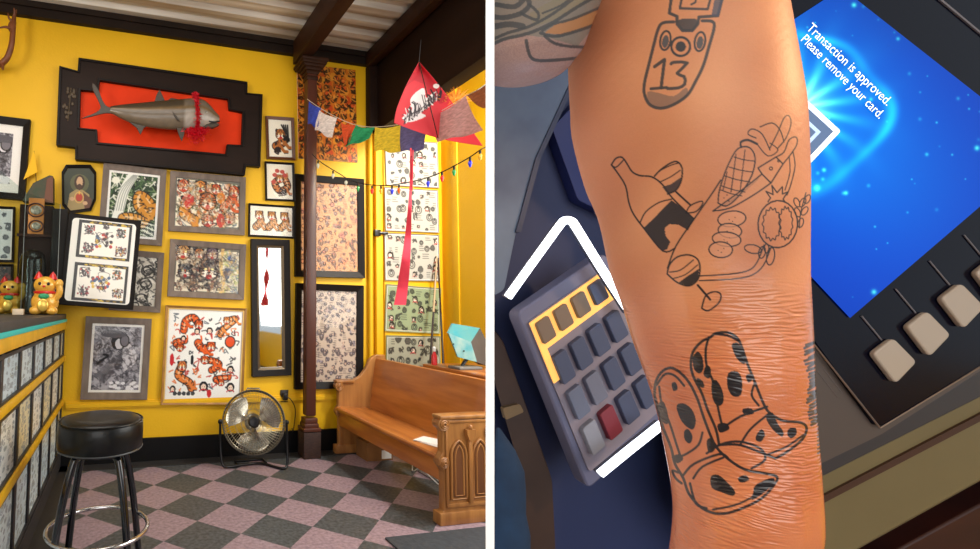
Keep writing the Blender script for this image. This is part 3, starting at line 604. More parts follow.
# ------------------------------------------------------------------ display counter
TOPZ = 1.205
def counter():
    y0 = 1.25; x0 = XC; x1 = -1.15
    t = thing('display_counter', 'long counter faced with flash panels behind glass and yellow rails', 'counter', ((x0+x1)/2, (y0+YB)/2, 0))
    blk = mat('counter_black', (30, 29, 32), .4)
    MB().bb((x1, y0, 0), (x0-.02, YB-.03, TOPZ-.07)).build('body', blk, t)
    MB().bb((x1-.02, y0, TOPZ-.045), (x0+.012, YB-.03, TOPZ), .004).build('worktop', mat('worktop_grey', (66, 64, 64), .5, noise=.35, nscale=5, stretch=(8, .8, 1)), t)
    MB().bb((x0-.01, y0, TOPZ-.062), (x0+.02, YB-.03, TOPZ-.04), .002).build('turquoise_strip', mat('turquoise', (30, 200, 196), .4), t)
    yl = mat('yellow_rail', (236, 182, 22), .45, noise=.15, nscale=12)
    for za, zb in ((1.085, 1.143), (.835, .875), (.49, .535)):
        MB().bb((x0-.02, y0, za), (x0+.016, YB-.03, zb), .003).build('rail', yl, t)
    MB().bb((x0-.02, y0, 0), (x0+.01, YB-.03, .13)).build('plinth', mat('plinth_dark', (44, 42, 44), .6), t)
    ys = [4.14, 3.93, 3.55, 3.17, 2.80, 2.44, 2.08, 1.72, 1.36]
    rows = [(.885, 1.06), (.545, .815), (.15, .47)]
    pm = []
    for k in range(4):
        pm.append(mat('flash_panel_%s' % 'abcd'[k], [(206, 222, 226), (224, 230, 226), (196, 214, 220), (216, 214, 190)][k], .35, noise=1., nscale=14+2*k, stretch=(1, 2.2, .7), col2=[(132, 152, 166), (150, 160, 166), (120, 142, 158), (160, 150, 110)][k], coat=.6))
    for i in range(len(ys)-1):
        for j, (za, zb) in enumerate(rows):
            tone = [(222, 238, 242), (236, 242, 240), (210, 230, 240), (232, 228, 196)][(i*2+j*3) % 4 if i else 3]
            cv = a_flash(34, 70 if j else 44, tone, (136, 150, 162), cols=[(150, 166, 180), (170, 180, 180), (160, 170, 160)]); cv.grain(.08, i*3+j)
            gy = np.linspace(ys[i+1]+.025, ys[i]-.025, cv.w)[None, :]+np.zeros((cv.h, 1)); gz = np.linspace(zb, za, cv.h)[:, None]+np.zeros((1, cv.w))
            gridobj('panel', np.stack([np.full_like(gy, x0-.006), gy, gz], -1), cv.a, ARTG, t)
    for y in ys: MB().bb((x0-.02, y-.022, .13), (x0+.004, y+.022, 1.1), .002).build('divider', blk, t)
    for z in (.885-.006, .82, .545-.004, .478, .15-.008, 1.066): MB().bb((x0-.02, y0, z-.008), (x0+.006, YB-.03, z+.008)).build('black_strip', blk, t)
counter()
# ------------------------------------------------------------------ bar stool
def stool():
    c = at(101, 431, 2.2); sx, sy = c[0], c[1]; zt = .765; R = .186
    t = thing('bar_stool', 'round black vinyl bar stool with black legs and chrome foot ring', 'stool', (sx, sy, 0))
    VN = mat('black_vinyl', (10, 13, 15), .36, coat=.12, bump=.05, bscale=20, spec=.35)
    prof = [(.001, zt+.006), (R*.6, zt+.008), (R*.88, zt+.002), (R*.97, zt-.008), (R, zt-.02), (R*1.01, zt-.06), (R, zt-.118), (R*.97, zt-.128), (.001, zt-.13)]
    st = MB().lathe([(r, z) for r, z in prof][::-1], (sx, sy, 0), 56).build('seat', VN, t, smooth=50)
    pts = [(sx+R*.985*math.cos(a), sy+R*.985*math.sin(a), zt-.006) for a in np.linspace(0, 2*math.pi, 48, endpoint=False)]; MB().tube(pts, .0035, 6, closed=True).build('piping', VN, st)
    pts = [(sx+R*.99*math.cos(a), sy+R*.99*math.sin(a), zt-.124) for a in np.linspace(0, 2*math.pi, 48, endpoint=False)]; MB().tube(pts, .004, 6, closed=True).build('lower_piping', mat('grey_piping', (70, 74, 78), .4), st)
    MB().lathe([(.001, zt-.15), (.13, zt-.15), (.14, zt-.13), (.001, zt-.128)], (sx, sy, 0), 32).build('swivel_plate', BLACKMET, t)
    BL = mat('gloss_black_tube', (10, 14, 22), .15, coat=.6)
    ang0 = math.radians(37)
    for k in range(4):
        a = ang0+k*math.pi/2; d = V(math.cos(a), math.sin(a), 0)
        P = smoothpts([V(sx, sy, zt-.145)+d*.05, V(sx, sy, zt-.15)+d*.115, V(sx, sy, zt-.20)+d*.145, V(sx, sy, .35)+d*.196, V(sx, sy, .012)+d*.245], 6)
        l = MB().tube(P, .0165, 12).build('leg', BL, t, smooth=60); MB().lathe([(.017, 0.), (.019, .004), (.016, .03)], V(sx, sy, 0)+d*.246, 14).build('foot_cap', BLACKMET, l)
        MB().ell(V(sx, sy, .285)+d*.222+V(0, 0, 0), (.006, .006, .006), seg=8, rings=6).build('rivet', CHR, l)
    pts = [(sx+.218*math.cos(a), sy+.218*math.sin(a), .285) for a in np.linspace(0, 2*math.pi, 56, endpoint=False)]
    MB().tube(pts, .0095, 10, closed=True).build('foot_ring', CHR, t, smooth=60)
stool()
# ------------------------------------------------------------------ floor fan
def fan():
    c = onY(253.5, 422, 3.86); R = .248; yaw = math.radians(6); tilt = math.radians(14)
    f = V(-math.sin(yaw)*math.cos(tilt)-.12, -math.cos(yaw)*math.cos(tilt), math.sin(tilt)); f /= np.linalg.norm(f)
    s = np.cross([0, 0, 1.], f); s /= np.linalg.norm(s); u = np.cross(f, s); M = np.stack([s, u, f], 1)
    W = lambda x, y, z: c+s*x+u*y+f*z
    t = thing('floor_fan', 'round chrome floor fan in a wire cage on a low tube stand', 'fan', (c[0], c[1], 0))
    SIL = mat('brushed_fan_metal', (176, 172, 160), .25, .9); CG = mat('cage_wire', (150, 142, 124), .3, .8)
    circ = lambda r, z, n=56: [W(r*math.cos(a), r*math.sin(a), z) for a in np.linspace(0, 2*math.pi, n, endpoint=False)]
    m = MB()
    for z in (-.055, .055): m.tube(circ(R, z), .006, 8, closed=True)
    m.tube(circ(R, 0), .004, 6, closed=True); 
    m.build('rim', mat('dark_rim', (92, 86, 76), .3, .7), t, smooth=60)
    for name, sg in (('front_grille', 1), ('rear_grille', -1)):
        m = MB()
        for k in range(64):
            a = 2*math.pi*k/64
            P = [W(r*math.cos(a+tw), r*math.sin(a+tw), sg*z) for r, z, tw in ((.05, .098, 0), (.12, .094, .1), (.2, .08, .18), (.235, .066, .22), (R, .055, .24))]; m.tube(P, .0014, 4)
        for r, z in ((.05, .098), (.1, .096), (.15, .09), (.2, .08), (.232, .069)): m.tube(circ(r, sg*z, 40), .0014, 4, closed=True)
        m.build(name, CG, t, smooth=60)
    for k in range(3):
        a0 = k*2*math.pi/3+.5; g = []
        for r in np.linspace(.05, .225, 9):
            row = []
            for q in np.linspace(-.5, .5, 9):
                wd = 1.45*math.sin(min(1, (r-.03)/.13)*math.pi/2)*(1 if r < .2 else 1-.5*((r-.2)/.03)**2); row.append(W(r*math.cos(a0+q*wd), r*math.sin(a0+q*wd), q*.06))
            g.append(row)
        G = np.array(g); v = np.vstack([G.reshape(-1, 3), (G-f*.003).reshape(-1, 3)]); fs = []
        for i in range(8):
            for j in range(8): q = i*9+j; fs += [(q, q+1, q+10, q+9), (81+q, 81+q+9, 81+q+10, 81+q+1)]
        MB().add(v, fs).build('blade', SIL, t, smooth=80)
    MB().lathe([(.001, -.03), (.045, -.03), (.05, .02), (.04, .06), (.001, .065)], c, 24, M).build('hub', mat('hub_dark', (40, 40, 44), .4), t)
    MB().lathe([(.001, .095), (.04, .097), (.035, .106), (.001, .11)], c, 24, M).build('badge', BLACKMET, t)
    MB().lathe([(.001, -.19), (.05, -.185), (.07, -.15), (.07, -.08), (.001, -.08)], c, 24, M).build('motor', BLACKMET, t)
    st = MB(); L_, R_ = W(-R-.02, 0, 0), W(R+.02, 0, 0); F = .013
    fl_, fr_ = onZ(226, 463, F), onZ(290, 459, F); bk = V(0, .0, 0)
    Ls = sorted([L_, R_], key=lambda p: p[0]); a, b = Ls
    a2 = V(a[0], a[1], 0); b2 = V(b[0], b[1], 0)
    st.tube(smoothpts([a, V(a[0], a[1]-.01, .2), V(a[0]+.01, a[1]-.05, .04), V(a[0]+.06, a[1]-.06, F), V(c[0]-.08, c[1]+.03, F), V(c[0]+.08, c[1]+.03, F), V(b[0]-.06, b[1]-.06, F), V(b[0]-.01, b[1]-.05, .04), V(b[0], b[1]-.01, .2), b], 5), .0105, 10)
    st.tube([V(c[0]-.12, c[1]+.03, F), V(c[0]-.12, c[1]+.14, F), V(c[0]+.12, c[1]+.14, F), V(c[0]+.12, c[1]+.03, F)], .0105, 10)
    st.build('stand', BLACKMET, t, smooth=60)
    for p in (a, b): MB().ell(p, (.02, .02, .02)).build('knob', BLACKMET, t)
    hd = [W(x, R*.97+y, -.06) for x, y in ((-.06, 0), (-.05, .03), (.05, .03), (.06, 0))]; MB().tube(hd, .006, 8).build('handle', SIL, t)
fan()
def outlet():
    p = onY(284, 396, YB); t = thing('wall_outlet', 'black wall socket with looping cable behind the fan', 'outlet', p)
    MB().box(p+V(0, -.006, 0), (.075, .012, .11), bev=.004).build('plate', mat('socket_black', (36, 30, 28), .4), t)
    MB().box(p+V(0, -.03, 0), (.045, .04, .06), bev=.008).build('plug', BLACKMET, t)
    q = onY(292, 428, YB-.05); MB().tube(smoothpts([p+V(0, -.05, 0), p+V(.04, -.07, -.02), p+V(.09, -.05, -.12), p+V(.07, -.05, -.3), q], 6), .004, 6).build('cable', BLACKMET, t)
outlet()
# ------------------------------------------------------------------ pew
OAK = mat('honey_oak', (194, 122, 56), .34, noise=.35, nscale=5, stretch=(3, .35, 3), col2=(156, 88, 36), coat=.25)
OAKV = mat('honey_oak_end', (176, 122, 66), .38, noise=.35, nscale=6, stretch=(3, 3, .35), col2=(140, 90, 46), coat=.15)
def pew():
    xf = 1.885; xb = 2.245; y0 = 2.60; y1 = 4.10
    t = thing('church_pew', 'honey coloured wooden church pew with carved gothic end panel', 'pew', ((xf+xb)/2, (y0+y1)/2, 0))
    # seat board with rounded nose
    prof = [(xf-.02, .405), (xf-.028, .392), (xf-.02, .372), (xb+.02, .36), (xb+.02, .385), (xf+.1, .402), (xf+.02, .412)]
    MB().prism([(x, y0+.05, z) for x, z in prof], (0, y1-y0-.09, 0)).build('seat', OAK, t, bev=.004)
    MB().bb((xf+.005, y0+.05, .245), (xf+.03, y1-.04, .372), .003).build('seat_apron', OAK, t)
    bp = [(xb-.075, .38), (xb-.05, .38), (xb+.045, .86), (xb+.045, .89), (xb+.005, .895), (xb-.005, .86)]
    bp = [(xb-.06, .36), (xb-.03, .36), (xb+.045, .80), (xb+.05, .815), (xb+.04, .832), (xb+.008, .832), (xb, .80)]
    MB().prism([(x, y0+.05, z) for x, z in bp], (0, y1-y0-.09, 0)).build('backrest', OAK, t, bev=.004)
    # end panels
    def end(y, th, name, carved):
        L = .24 if carved else 0
        P = [(xf-.015, .0), (xf-.015, .07), (xf+.005, .08), (xf+.005, .31), (xf-.02, .345), (xf-.025, .385), (xf, .42), (xf, .54), (xf-.02, .575), (xf-.025, .60), (xf-.01, .62), (xf+.12, .63)]
        P += [tuple(p) for p in smoothpts([V(xf+.14+L, .638), V(xf+.21+L*.85, .67), V(xf+.27+L*.6, .74), V(xf+.31+L*.5, .82), V(xf+.37+L*.3, .86)], 4)]+[(xb+.1, .86), (xb+.11, .82), (xb+.09, .6), (xb+.12, .08), (xb+.12, 0)]
        o = MB().prism([(x, y, z) for x, z in P], (0, th, 0)).build(name, OAKV, t, smooth=25, bev=.006)
        MB().bb((xf-.03, y-.012, 0), (xb+.14, y+th+.012, .075), .008).build('base_block', OAKV, o)
        # arm rest cap with scroll
        MB().bb((xf-.025, y-.018, .617), (xf+.15+L, y+th+.018, .642), .008).build('arm_cap', OAKV, o)
        for sx_, sz, r in ((xf+.003, .59, .034), (xf+.002, .365, .028)):
            m = MB()
            for k, rr in enumerate((r, r*.66, r*.33)): m.tube([(sx_+rr*math.cos(a), y-.010-.004*k, sz+rr*math.sin(a)) for a in np.linspace(0, 2*math.pi, 20, endpoint=False)], .006, 6, closed=True)
            m.tube([(sx_, y-.01, sz), (sx_, y+th+.01, sz)], r*.9, 18); m.build('scroll', OAKV, o)
        if carved:
            def arch(xc, hw, zb, zs, yy, r, inset, nm):
                # pointed arch outline
                H = []
                for a in np.linspace(0, math.radians(60), 8): H.append((xc-hw+2*hw*(1-math.cos(a)), zs+2*hw*math.sin(a)))
                Hr = [(2*xc-x, z) for x, z in H][::-1]; L_ = [(xc-hw, zb)]+H+Hr[1:]+[(xc+hw, zb)]
                MB().tube([(x, yy, z) for x, z in L_], r, 8, closed=True).build(nm, OAKV, o)
                MB().prism([(xc+(x-xc)*.8, yy-.0, zb+.01+(z-zb)*.93) for x, z in L_], (0, -.004, 0)).build('arch_panel', mat('oak_recess', (112, 66, 32), .5, noise=.3, nscale=8, stretch=(3, 3, .4)), o)
                MB().tube([(x, yy-.004, z) for x, z in [(xc+(x-xc)*.55, zb+.02+(z-zb)*.86) for x, z in L_]], r*.6, 8, closed=True).build('arch_bead', OAKV, o)
            for k in range(3):
                arch(xf+.105+k*.15, .052, .15, .40, y-.006, .0085, 0, 'gothic_arch')
            for k in range(2):
                xc = xf+.18+k*.15; MB().bb((xc-.013, y-.022, .12), (xc+.013, y, .49), .004).prism([(xc-.03, y-.03, .555), (xc+.03, y-.03, .555), (xc+.03, y-.03, .53), (xc+.014, y-.03, .49), (xc-.014, y-.03, .49), (xc-.03, y-.03, .53)], (0, .03, 0)).ell((xc, y-.02, .565), (.012, .012, .02)).build('pilaster', OAKV, o)
            MB().bb((xf+.02, y-.01, .10), (xb+.06, y, .125), .003).build('panel_rail', OAKV, o); MB().bb((xf+.02, y-.01, .595), (xf+.38, y, .612), .003).build('panel_rail', OAKV, o)
            MB().bb((xf+.015, y-.01, .12), (xf+.032, y, .60), .003).build('panel_stile', OAKV, o)
    end(y0, .055, 'end_panel', True); end(y1-.05, .05, 'end_panel', False)
pew()
p = V(1.99, 2.85, .412); M = Matrix.Rotation(.3, 3, 'Z')
m = MB()
for k in range(3): m.box(p+V(.004*k, .003*k, .003*k), (.14, .2, .0026), np.array(Matrix.Rotation(.3+.1*k, 3, 'Z')))
tag(m.build('paper_leaflets', mat('white_paper', (236, 234, 230), .7)), 'few white paper leaflets lying on the pew seat', 'paper')
def carton():
    c = onZ(378, 461, 0)+V(.02, .1, 0); t = thing('cardboard_box', 'small brown cardboard box with a white label on the floor under the pew', 'box', (c[0], c[1], 0))
    MB().box(c+V(0, 0, .075), (.24, .2, .15), bev=.003).build('carton', mat('cardboard', (150, 104, 58), .8, noise=.2, nscale=9), t)
    MB().box(c+V(0, 0, .1506), (.03, .2, .001)).build('tape', mat('tape_tan', (178, 140, 84), .3), t)
    MB().box(c+V(.06, -.101, .05), (.09, .002, .07)).build('label', mat('white_paper', (236, 234, 230), .7), t)
carton()
def powerstrip():
    c = onZ(432, 476, 0)+V(-.02, 0, 0); t = thing('power_strip', 'white power strip with tangled cable on the floor below the pew seat', 'power strip', (c[0], c[1], 0))
    MB().box(c+V(0, 0, .02), (.055, .26, .035), bev=.006).build('housing', mat('ivory_plastic', (200, 196, 188), .4), t)
    for k in range(4): MB().box(c+V(0, -.09+.06*k, .039), (.03, .035, .004), bev=.001).build('socket', BLACKMET, t)
    MB().tube(smoothpts([c+V(0, -.13, .02), c+V(-.06, -.2, .01), c+V(-.09, -.12, .05), c+V(-.1, 0, .1), c+V(-.05, .05, .06), c+V(-.08, .1, .01), c+V(-.02, .2, .01), c+V(.05, .3, .01)], 6), .005, 6).build('cable', mat('ivory_plastic', (200, 196, 188), .4), t)
powerstrip()
fm = MB().bb((1.45, 1.6, .0), (2.3, 2.52, .012), .004).build('floor_mat', mat('slate_floor_mat', (66, 71, 78), .75, noise=.3, nscale=40, bump=.3)); tag(fm, 'slate grey floor mat lying at the near end of the pew', 'mat')
# table behind the pew with teal lamp housing, bottle and sticks
def sidetable():
    z = .80; t = thing('side_table', 'orange-brown wooden table standing behind the pew back', 'table', (2.7, 3.3, 0))
    MB().bb((2.43, 2.6, z), (3.0, 3.6, z+.03), .004).build('tabletop', OAK, t)
    for x in (2.46, 2.96):
        for y in (2.64, 3.56): MB().bb((x-.02, y-.02, 0), (x+.02, y+.02, z), .003).build('leg', OAK, t)
    MB().bb((2.45, 2.63, z-.09), (2.98, 3.57, z), .003).build('apron', OAK, t)
sidetable()
def teal():
    Y = 3.2; q = lambda x, y, d=0.: onY(x, y, Y+d)
    base = q(470, 366); bz = .83
    t = thing('flood_lamp', 'teal lamp housing with dark grey side tilted up on a small stand behind the pew', 'lamp', (base[0], base[1], bz))
    TL = mat('teal_enamel', (40, 138, 150), .4, noise=.25, nscale=7, col2=(84, 140, 138)); GS = mat('grey_side', (84, 82, 80), .5, noise=.2, nscale=9)
    # face (open front plate), rim and rear body
    A, B_, C_, D_ = q(448.5, 333), q(471, 342), q(477, 362), q(458, 357)     # lit face
    E_, G_, H_ = q(453, 323.5, .1), q(480, 328, .1), q(489, 346, .1); H2 = q(487, 366, .1); K_ = q(474, 366, .04)
    MB().add([A, B_, C_, D_], [(0, 1, 2, 3)]).add([p+V(0, .012, 0) for p in (A, B_, C_, D_)], [(3, 2, 1, 0)]).build('front_plate', mat('plate_white_teal', (150, 176, 166), .4, noise=.3, nscale=9, col2=(60, 150, 160)), t)
    MB().add([A, E_, G_, B_, A+V(0, .02, 0), E_+V(0, .02, 0), G_+V(0, .02, 0), B_+V(0, .02, 0)], [(0, 1, 2, 3), (7, 6, 5, 4), (0, 4, 5, 1), (3, 2, 6, 7), (1, 5, 6, 2), (0, 3, 7, 4)]).build('hood', TL, t)
    MB().add([B_, G_, H_, H2, C_, B_+V(.02, .02, 0), G_+V(.0, .12, -.02), H_+V(.0, .1, 0), H2+V(0, .1, 0), C_+V(.02, .06, 0)], [(0, 1, 2, 3, 4), (9, 8, 7, 6, 5), (0, 5, 6, 1), (1, 6, 7, 2), (2, 7, 8, 3), (3, 8, 9, 4), (4, 9, 5, 0)]).build('housing', GS, t)
    MB().tube([q(472, 352, .05), q(463, 364, .03)], .014, 10).tube([q(463, 364, .03), V(base[0]-.05, base[1]+.03, bz+.01)], .012, 10).build('arm', BLACKMET, t)
    MB().box((base[0]-.02, base[1]+.03, bz+.012), (.2, .14, .022), bev=.006).build('foot', mat('stand_grey', (110, 108, 104), .4), t)
    for x, y in ((453.5, 344), (464, 351)): MB().ell(q(x, y, -.008), (.006, .006, .006), seg=8, rings=6).build('screw', BLACKMET, t)
teal()
# bottle stands on the side table
def sauce2():
    x, y = 2.47, 3.5; p = V(x, y, .83)
    t = thing('squeeze_bottle', 'small red bottle with white cap standing just behind the pew back', 'bottle', p)
    MB().lathe([(.001, 0), (.022, .002), (.022, .075), (.01, .1), (.01, .11)], p, 18).build('bottle_body', mat('red_plastic', (200, 40, 46), .3), t)
    MB().lathe([(.012, .11), (.013, .14), (.005, .15)], p, 14).build('cap', mat('white_plastic', (235, 235, 235), .4), t)
sauce2()
for (a, b, lab, mt) in (((437, 256), (430, 368), 'thin pale wooden stick with dark butt leaning on the door, left of the pair', 'a'), ((438, 258), (443.5, 368), 'thin dark wooden stick leaning on the door, right of the pair', 'b')):
    A = onY(*a, YB-.09); B = onY(*b, YB-.24); d = (B-A); k = (.004-A[2])/d[2]; B = A+d*k
    k2 = .62; m1 = A+(B-A)*.3
    t = thing('wooden_stick', lab, 'stick', B)
    MB().tube([A, m1], [.007, .009], 10).build('tip_half', mat('pale_cue_wood', (196, 168, 130), .4) if mt == 'a' else DKW, t); MB().tube([m1, B], [.009, .014], 10).build('butt_half', mat('dark_cue_wood', (44, 28, 22), .3), t)
# ------------------------------------------------------------------ things on and over the counter
def swingpanel():
    Y = 3.93; out = [(66, 211.5), (139, 222), (135.5, 309), (62, 306)]; c, u, v, w, h = quadframe(out, Y)
    t = thing('swing_display', 'black swing display panel with a white board holding two flash sheets', 'display panel', c); n = V(0, -1, 0)
    R = lambda cx, cz, a, b, o=0: [c+u*(cx+sx*a)+v*(cz+sz*b)+n*o for sx, sz in ((-1, -1), (1, -1), (1, 1), (-1, 1))]
    MB().prism(R(0, 0, w/2, h/2, -.012), n*.03).build('panel', FRM, t, bev=.006)
    def rr(a, b, r, o):
        P = []
        for (sx, sz, a0) in ((1, 1, 0), (-1, 1, 90), (-1, -1, 180), (1, -1, 270)):
            for k in range(6): q = math.radians(a0+k*18); P.append(c+u*(sx*(a-r)+r*math.cos(q))+v*(sz*(b-r)+r*math.sin(q))+n*o)
        return P
    MB().prism(rr(w/2-.035, h/2-.035, .03, .019), n*.005).build('white_board', MATB, t)
    s = FPX/np.linalg.norm(c-EYEP)
    for k, sz in enumerate((1, -1)):
        aw, ah = w/2-.075, h/4-.032
        def art(W_, H_):
            cv = Cv(W_*2.6, H_*2.6, (42, 40, 38), sc=2.6)
            for i in range(90): cv.disc(random.uniform(W_*.2, W_*.95), random.choice([1.6, H_-1.6])+random.uniform(-.8, .8), 1.6, .7, random.choice([(206, 176, 60), (150, 120, 40), (30, 28, 26)]))
            cv.fill([(3, 3), (W_-3, 3), (W_-3, H_-3), (3, H_-3)], (244, 240, 230))
            for x, y, r, cs in ((.5, .5, 9., [(200, 60, 50), (220, 180, 60), (60, 90, 130)]), (.2, .25, 5, [(190, 50, 50), (40, 60, 60)]), (.8, .25, 5, [(210, 120, 60), (70, 110, 80)]), (.2, .72, 5.4, [(60, 60, 60), (160, 50, 60)]), (.82, .75, 5.2, [(150, 60, 60), (210, 160, 70)]), (.5, .12, 3, [(60, 60, 70)])):
                for q in range(26): cv.disc(W_*x+random.uniform(-r, r)*.9, H_*y+random.uniform(-r, r)*.8, r*.17, r*.17, random.choice(cs+[(70, 60, 60)]), al=.85)
                for q in range(4): squiggle(cv, W_*x, H_*y, r, (60, 54, 58), .45, 5, .8)
            return cv
        cv = art(2*aw*s, 2*ah*s); H, W = cv.a.shape[:2]; cz = sz*(h/4-.012)
        gridobj('flash_print', c+u*.01+np.linspace(-1, 1, W)[None, :, None]*u*aw+np.linspace(1, -1, H)[:, None, None]*v*ah+v*cz+n*.027, cv.a, ARTG, t)
    MB().bb(c-u*(w/2+.055)-v*(h/2)+V(-.02, 0, 0), c-u*(w/2+.005)+v*(h/2+.03)+V(0, YB-.004-c[1], 0), .004).build('hinge_post', FRM, t)
swingpanel()
def cabinet():
    a = onY(20, 204, 3.99); b = onY(53.5, 204, 3.99); z1 = a[2]; y = 3.99
    t = thing('curio_cabinet', 'tall dark wooden curio cabinet standing on the counter behind the golden cat', 'cabinet', ((a[0]+b[0])/2, 4.07, TOPZ))
    MB().bb((a[0], y, TOPZ), (b[0], YB-.01, z1), .004).build('carcass', DKB, t)
    MB().bb((a[0]-.01, y-.02, onY(40, 236, y)[2]-.012), (b[0]+.01, y, onY(40, 236, y)[2]+.012), .004).build('shelf_moulding', DKW, t)
    GD = mat('old_gold', (168, 108, 48), .4, .4)
    m = MB().bb(onY(27.5, 235, y)+V(0, -.012, 0), onY(45, 199, y), .003); pl = m.build('gilt_plate', GD, t)
    for (px, py, r) in ((36, 210, 7.2), (36, 226, 6)):
        q = onY(px, py, y-.014); rr = r/FPX*np.linalg.norm(q-EYEP)
        MB().tube([q+V(rr*math.cos(k), 0, rr*.85*math.sin(k)) for k in np.linspace(0, 6.283, 24, endpoint=False)], .006, 8, closed=True).build('oval_rim', mat('dark_oval', (64, 26, 18), .4), pl)
        MB().ell(q, (rr*.7, .006, rr*.6)).build('medallion', mat('silver_medallion', (160, 156, 140), .35, .6, noise=.7, nscale=60), pl)
cabinet()
def dome():
    c = onY(31, 304, 3.845); c[2] = TOPZ; t = thing('glass_dome', 'arched glass dome over a small black figurine, left of the golden cat', 'glass dome', c)
    k = FPX/np.linalg.norm(c-EYEP); R = 11.5/k; H = 60/k
    MB().lathe([(R*1.1, 0), (R*1.1, .012), (R, .016)], c, 32).build('base', DKW, t)
    MB().lathe([(R, .014), (R, H-R)]+[(R*math.cos(a), H-R+R*math.sin(a)) for a in np.linspace(.1, 1.5, 8)], c, 32).build('dome_glass', glassmat('dome_glass_mat', (206, 216, 208), rough=.12, refl=.04, ior=1.25), t, smooth=60)
    MB().lathe([(.001, .016), (R*.45, .018), (R*.5, .06), (R*.3, .12), (R*.42, .17), (R*.2, .23), (.001, .25)], c, 20).build('figurine', BLACKMET, t)
    q = c+V(0, -R*.55, .13); MB().box(q, (.022, .006, .006)).box(q, (.006, .006, .024)).build('cross_mark', mat('pale_cross', (190, 186, 210), .4), t)
dome()
def cat(px0, px1, py0, Y, label, gold):
    c = onY((px0+px1)/2, 300, Y); c[2] = TOPZ+.001; H = onY(45, py0, Y)[2]-TOPZ; s = H/.115
    t = thing('lucky_cat', label, 'figurine', c); G = mat('gold_ceramic', (244, 186, 74), .25, .1, coat=.5, noise=.2, nscale=30); RD = mat('red_ceramic', (206, 36, 34), .3, coat=.5); GN = mat('green_bib', (40, 150, 100), .3)
    e = lambda m, x, y, z, r: m.ell(c+V(x, y, z)*s, V(*r)*s)
    m = MB(); e(m, 0, .004, .034, (.036, .03, .033)); e(m, 0, 0, .05, (.029, .025, .03)); e(m, -.02, -.018, .012, (.016, .02, .012)); e(m, .02, -.018, .012, (.016, .02, .012)); m.build('body', G, t, smooth=80)
    m = MB(); e(m, 0, -.004, .08, (.03, .025, .024)); hd = m.build('head', G, t, smooth=80)
    for sx in (-1, 1):
        MB().lathe([(.013*s, 0), (.008*s, .012*s), (.001, .022*s)], c+V(sx*.018, 0, .096)*s, 12).build('ear', RD, hd)
        m = MB(); e(m, sx*.011, -.028, .083, (.004, .003, .0045)); m.build('eye', BLACKMET, hd)
    m = MB(); e(m, 0, -.029, .076, (.004, .003, .003)); m.build('nose', RD, hd)
    MB().tube([c+V(.026*math.cos(a), .022*math.sin(a)-.002, .06)*s for a in np.linspace(0, 6.283, 24, endpoint=False)], .004*s, 8, closed=True).build('collar', RD, t)
    m = MB(); e(m, 0, -.024, .05, (.014, .006, .008)); m.build('bib', GN, t)
    m = MB(); m.tube(smoothpts([c+V(.028, -.006, .045)*s, c+V(.038, -.012, .06)*s, c+V(.036, -.014, .082)*s], 4), .009*s, 10); e(m, .036, -.014, .085, (.011, .01, .012)); m.build('raised_paw', G, t, smooth=80)
    m = MB(); e(m, .0, -.036, .026, (.015, .005, .017)); m.build('coin', mat('coin_gold', (236, 196, 92), .25, .5), t)
cat(33, 57, 272.5, 3.60, 'golden lucky cat figurine waving a paw at the counter end', True)
cat(4, 16, 278, 3.87, 'smaller golden cat figurine behind the clear plastic shield', True)
def shield():
    A = onY(56.5, 304, 3.73); B_ = onY(21, 304, 3.73); Cc = onY(-6, 304, 3.4)
    t = thing('plastic_shield', 'clear plastic countertop shield standing behind the golden lucky cat', 'shield', (B_[0], B_[1], TOPZ)); G = glassmat('acrylic', (236, 242, 240), rough=.3, refl=.004, ior=1.06)
    E_ = mat('acrylic_edge', (120, 130, 126), .3, spec=.8)
    za = onY(56.5, 204, 3.73)[2]; zb = onY(21, 192, 3.73)[2]; zc = onY(-6, 170, 3.4)[2]; n = V(0, .004, 0); P = lambda q, z: V(q[0], q[1], z)
    MB().prism([P(A, TOPZ), P(B_, TOPZ), P(B_, zb), P(A, za)], n).build('front_sheet', G, t)
    MB().prism([P(B_, TOPZ), P(Cc, TOPZ), P(Cc, zc), P(B_, zb)], n).build('side_sheet', G, t)
    for q, z in ((A, za), (B_, zb)): MB().bb(P(q, TOPZ)-V(.0015, .002, 0), V(q[0]+.0015, q[1]+.002, z)).build('edge', E_, t)
shield()
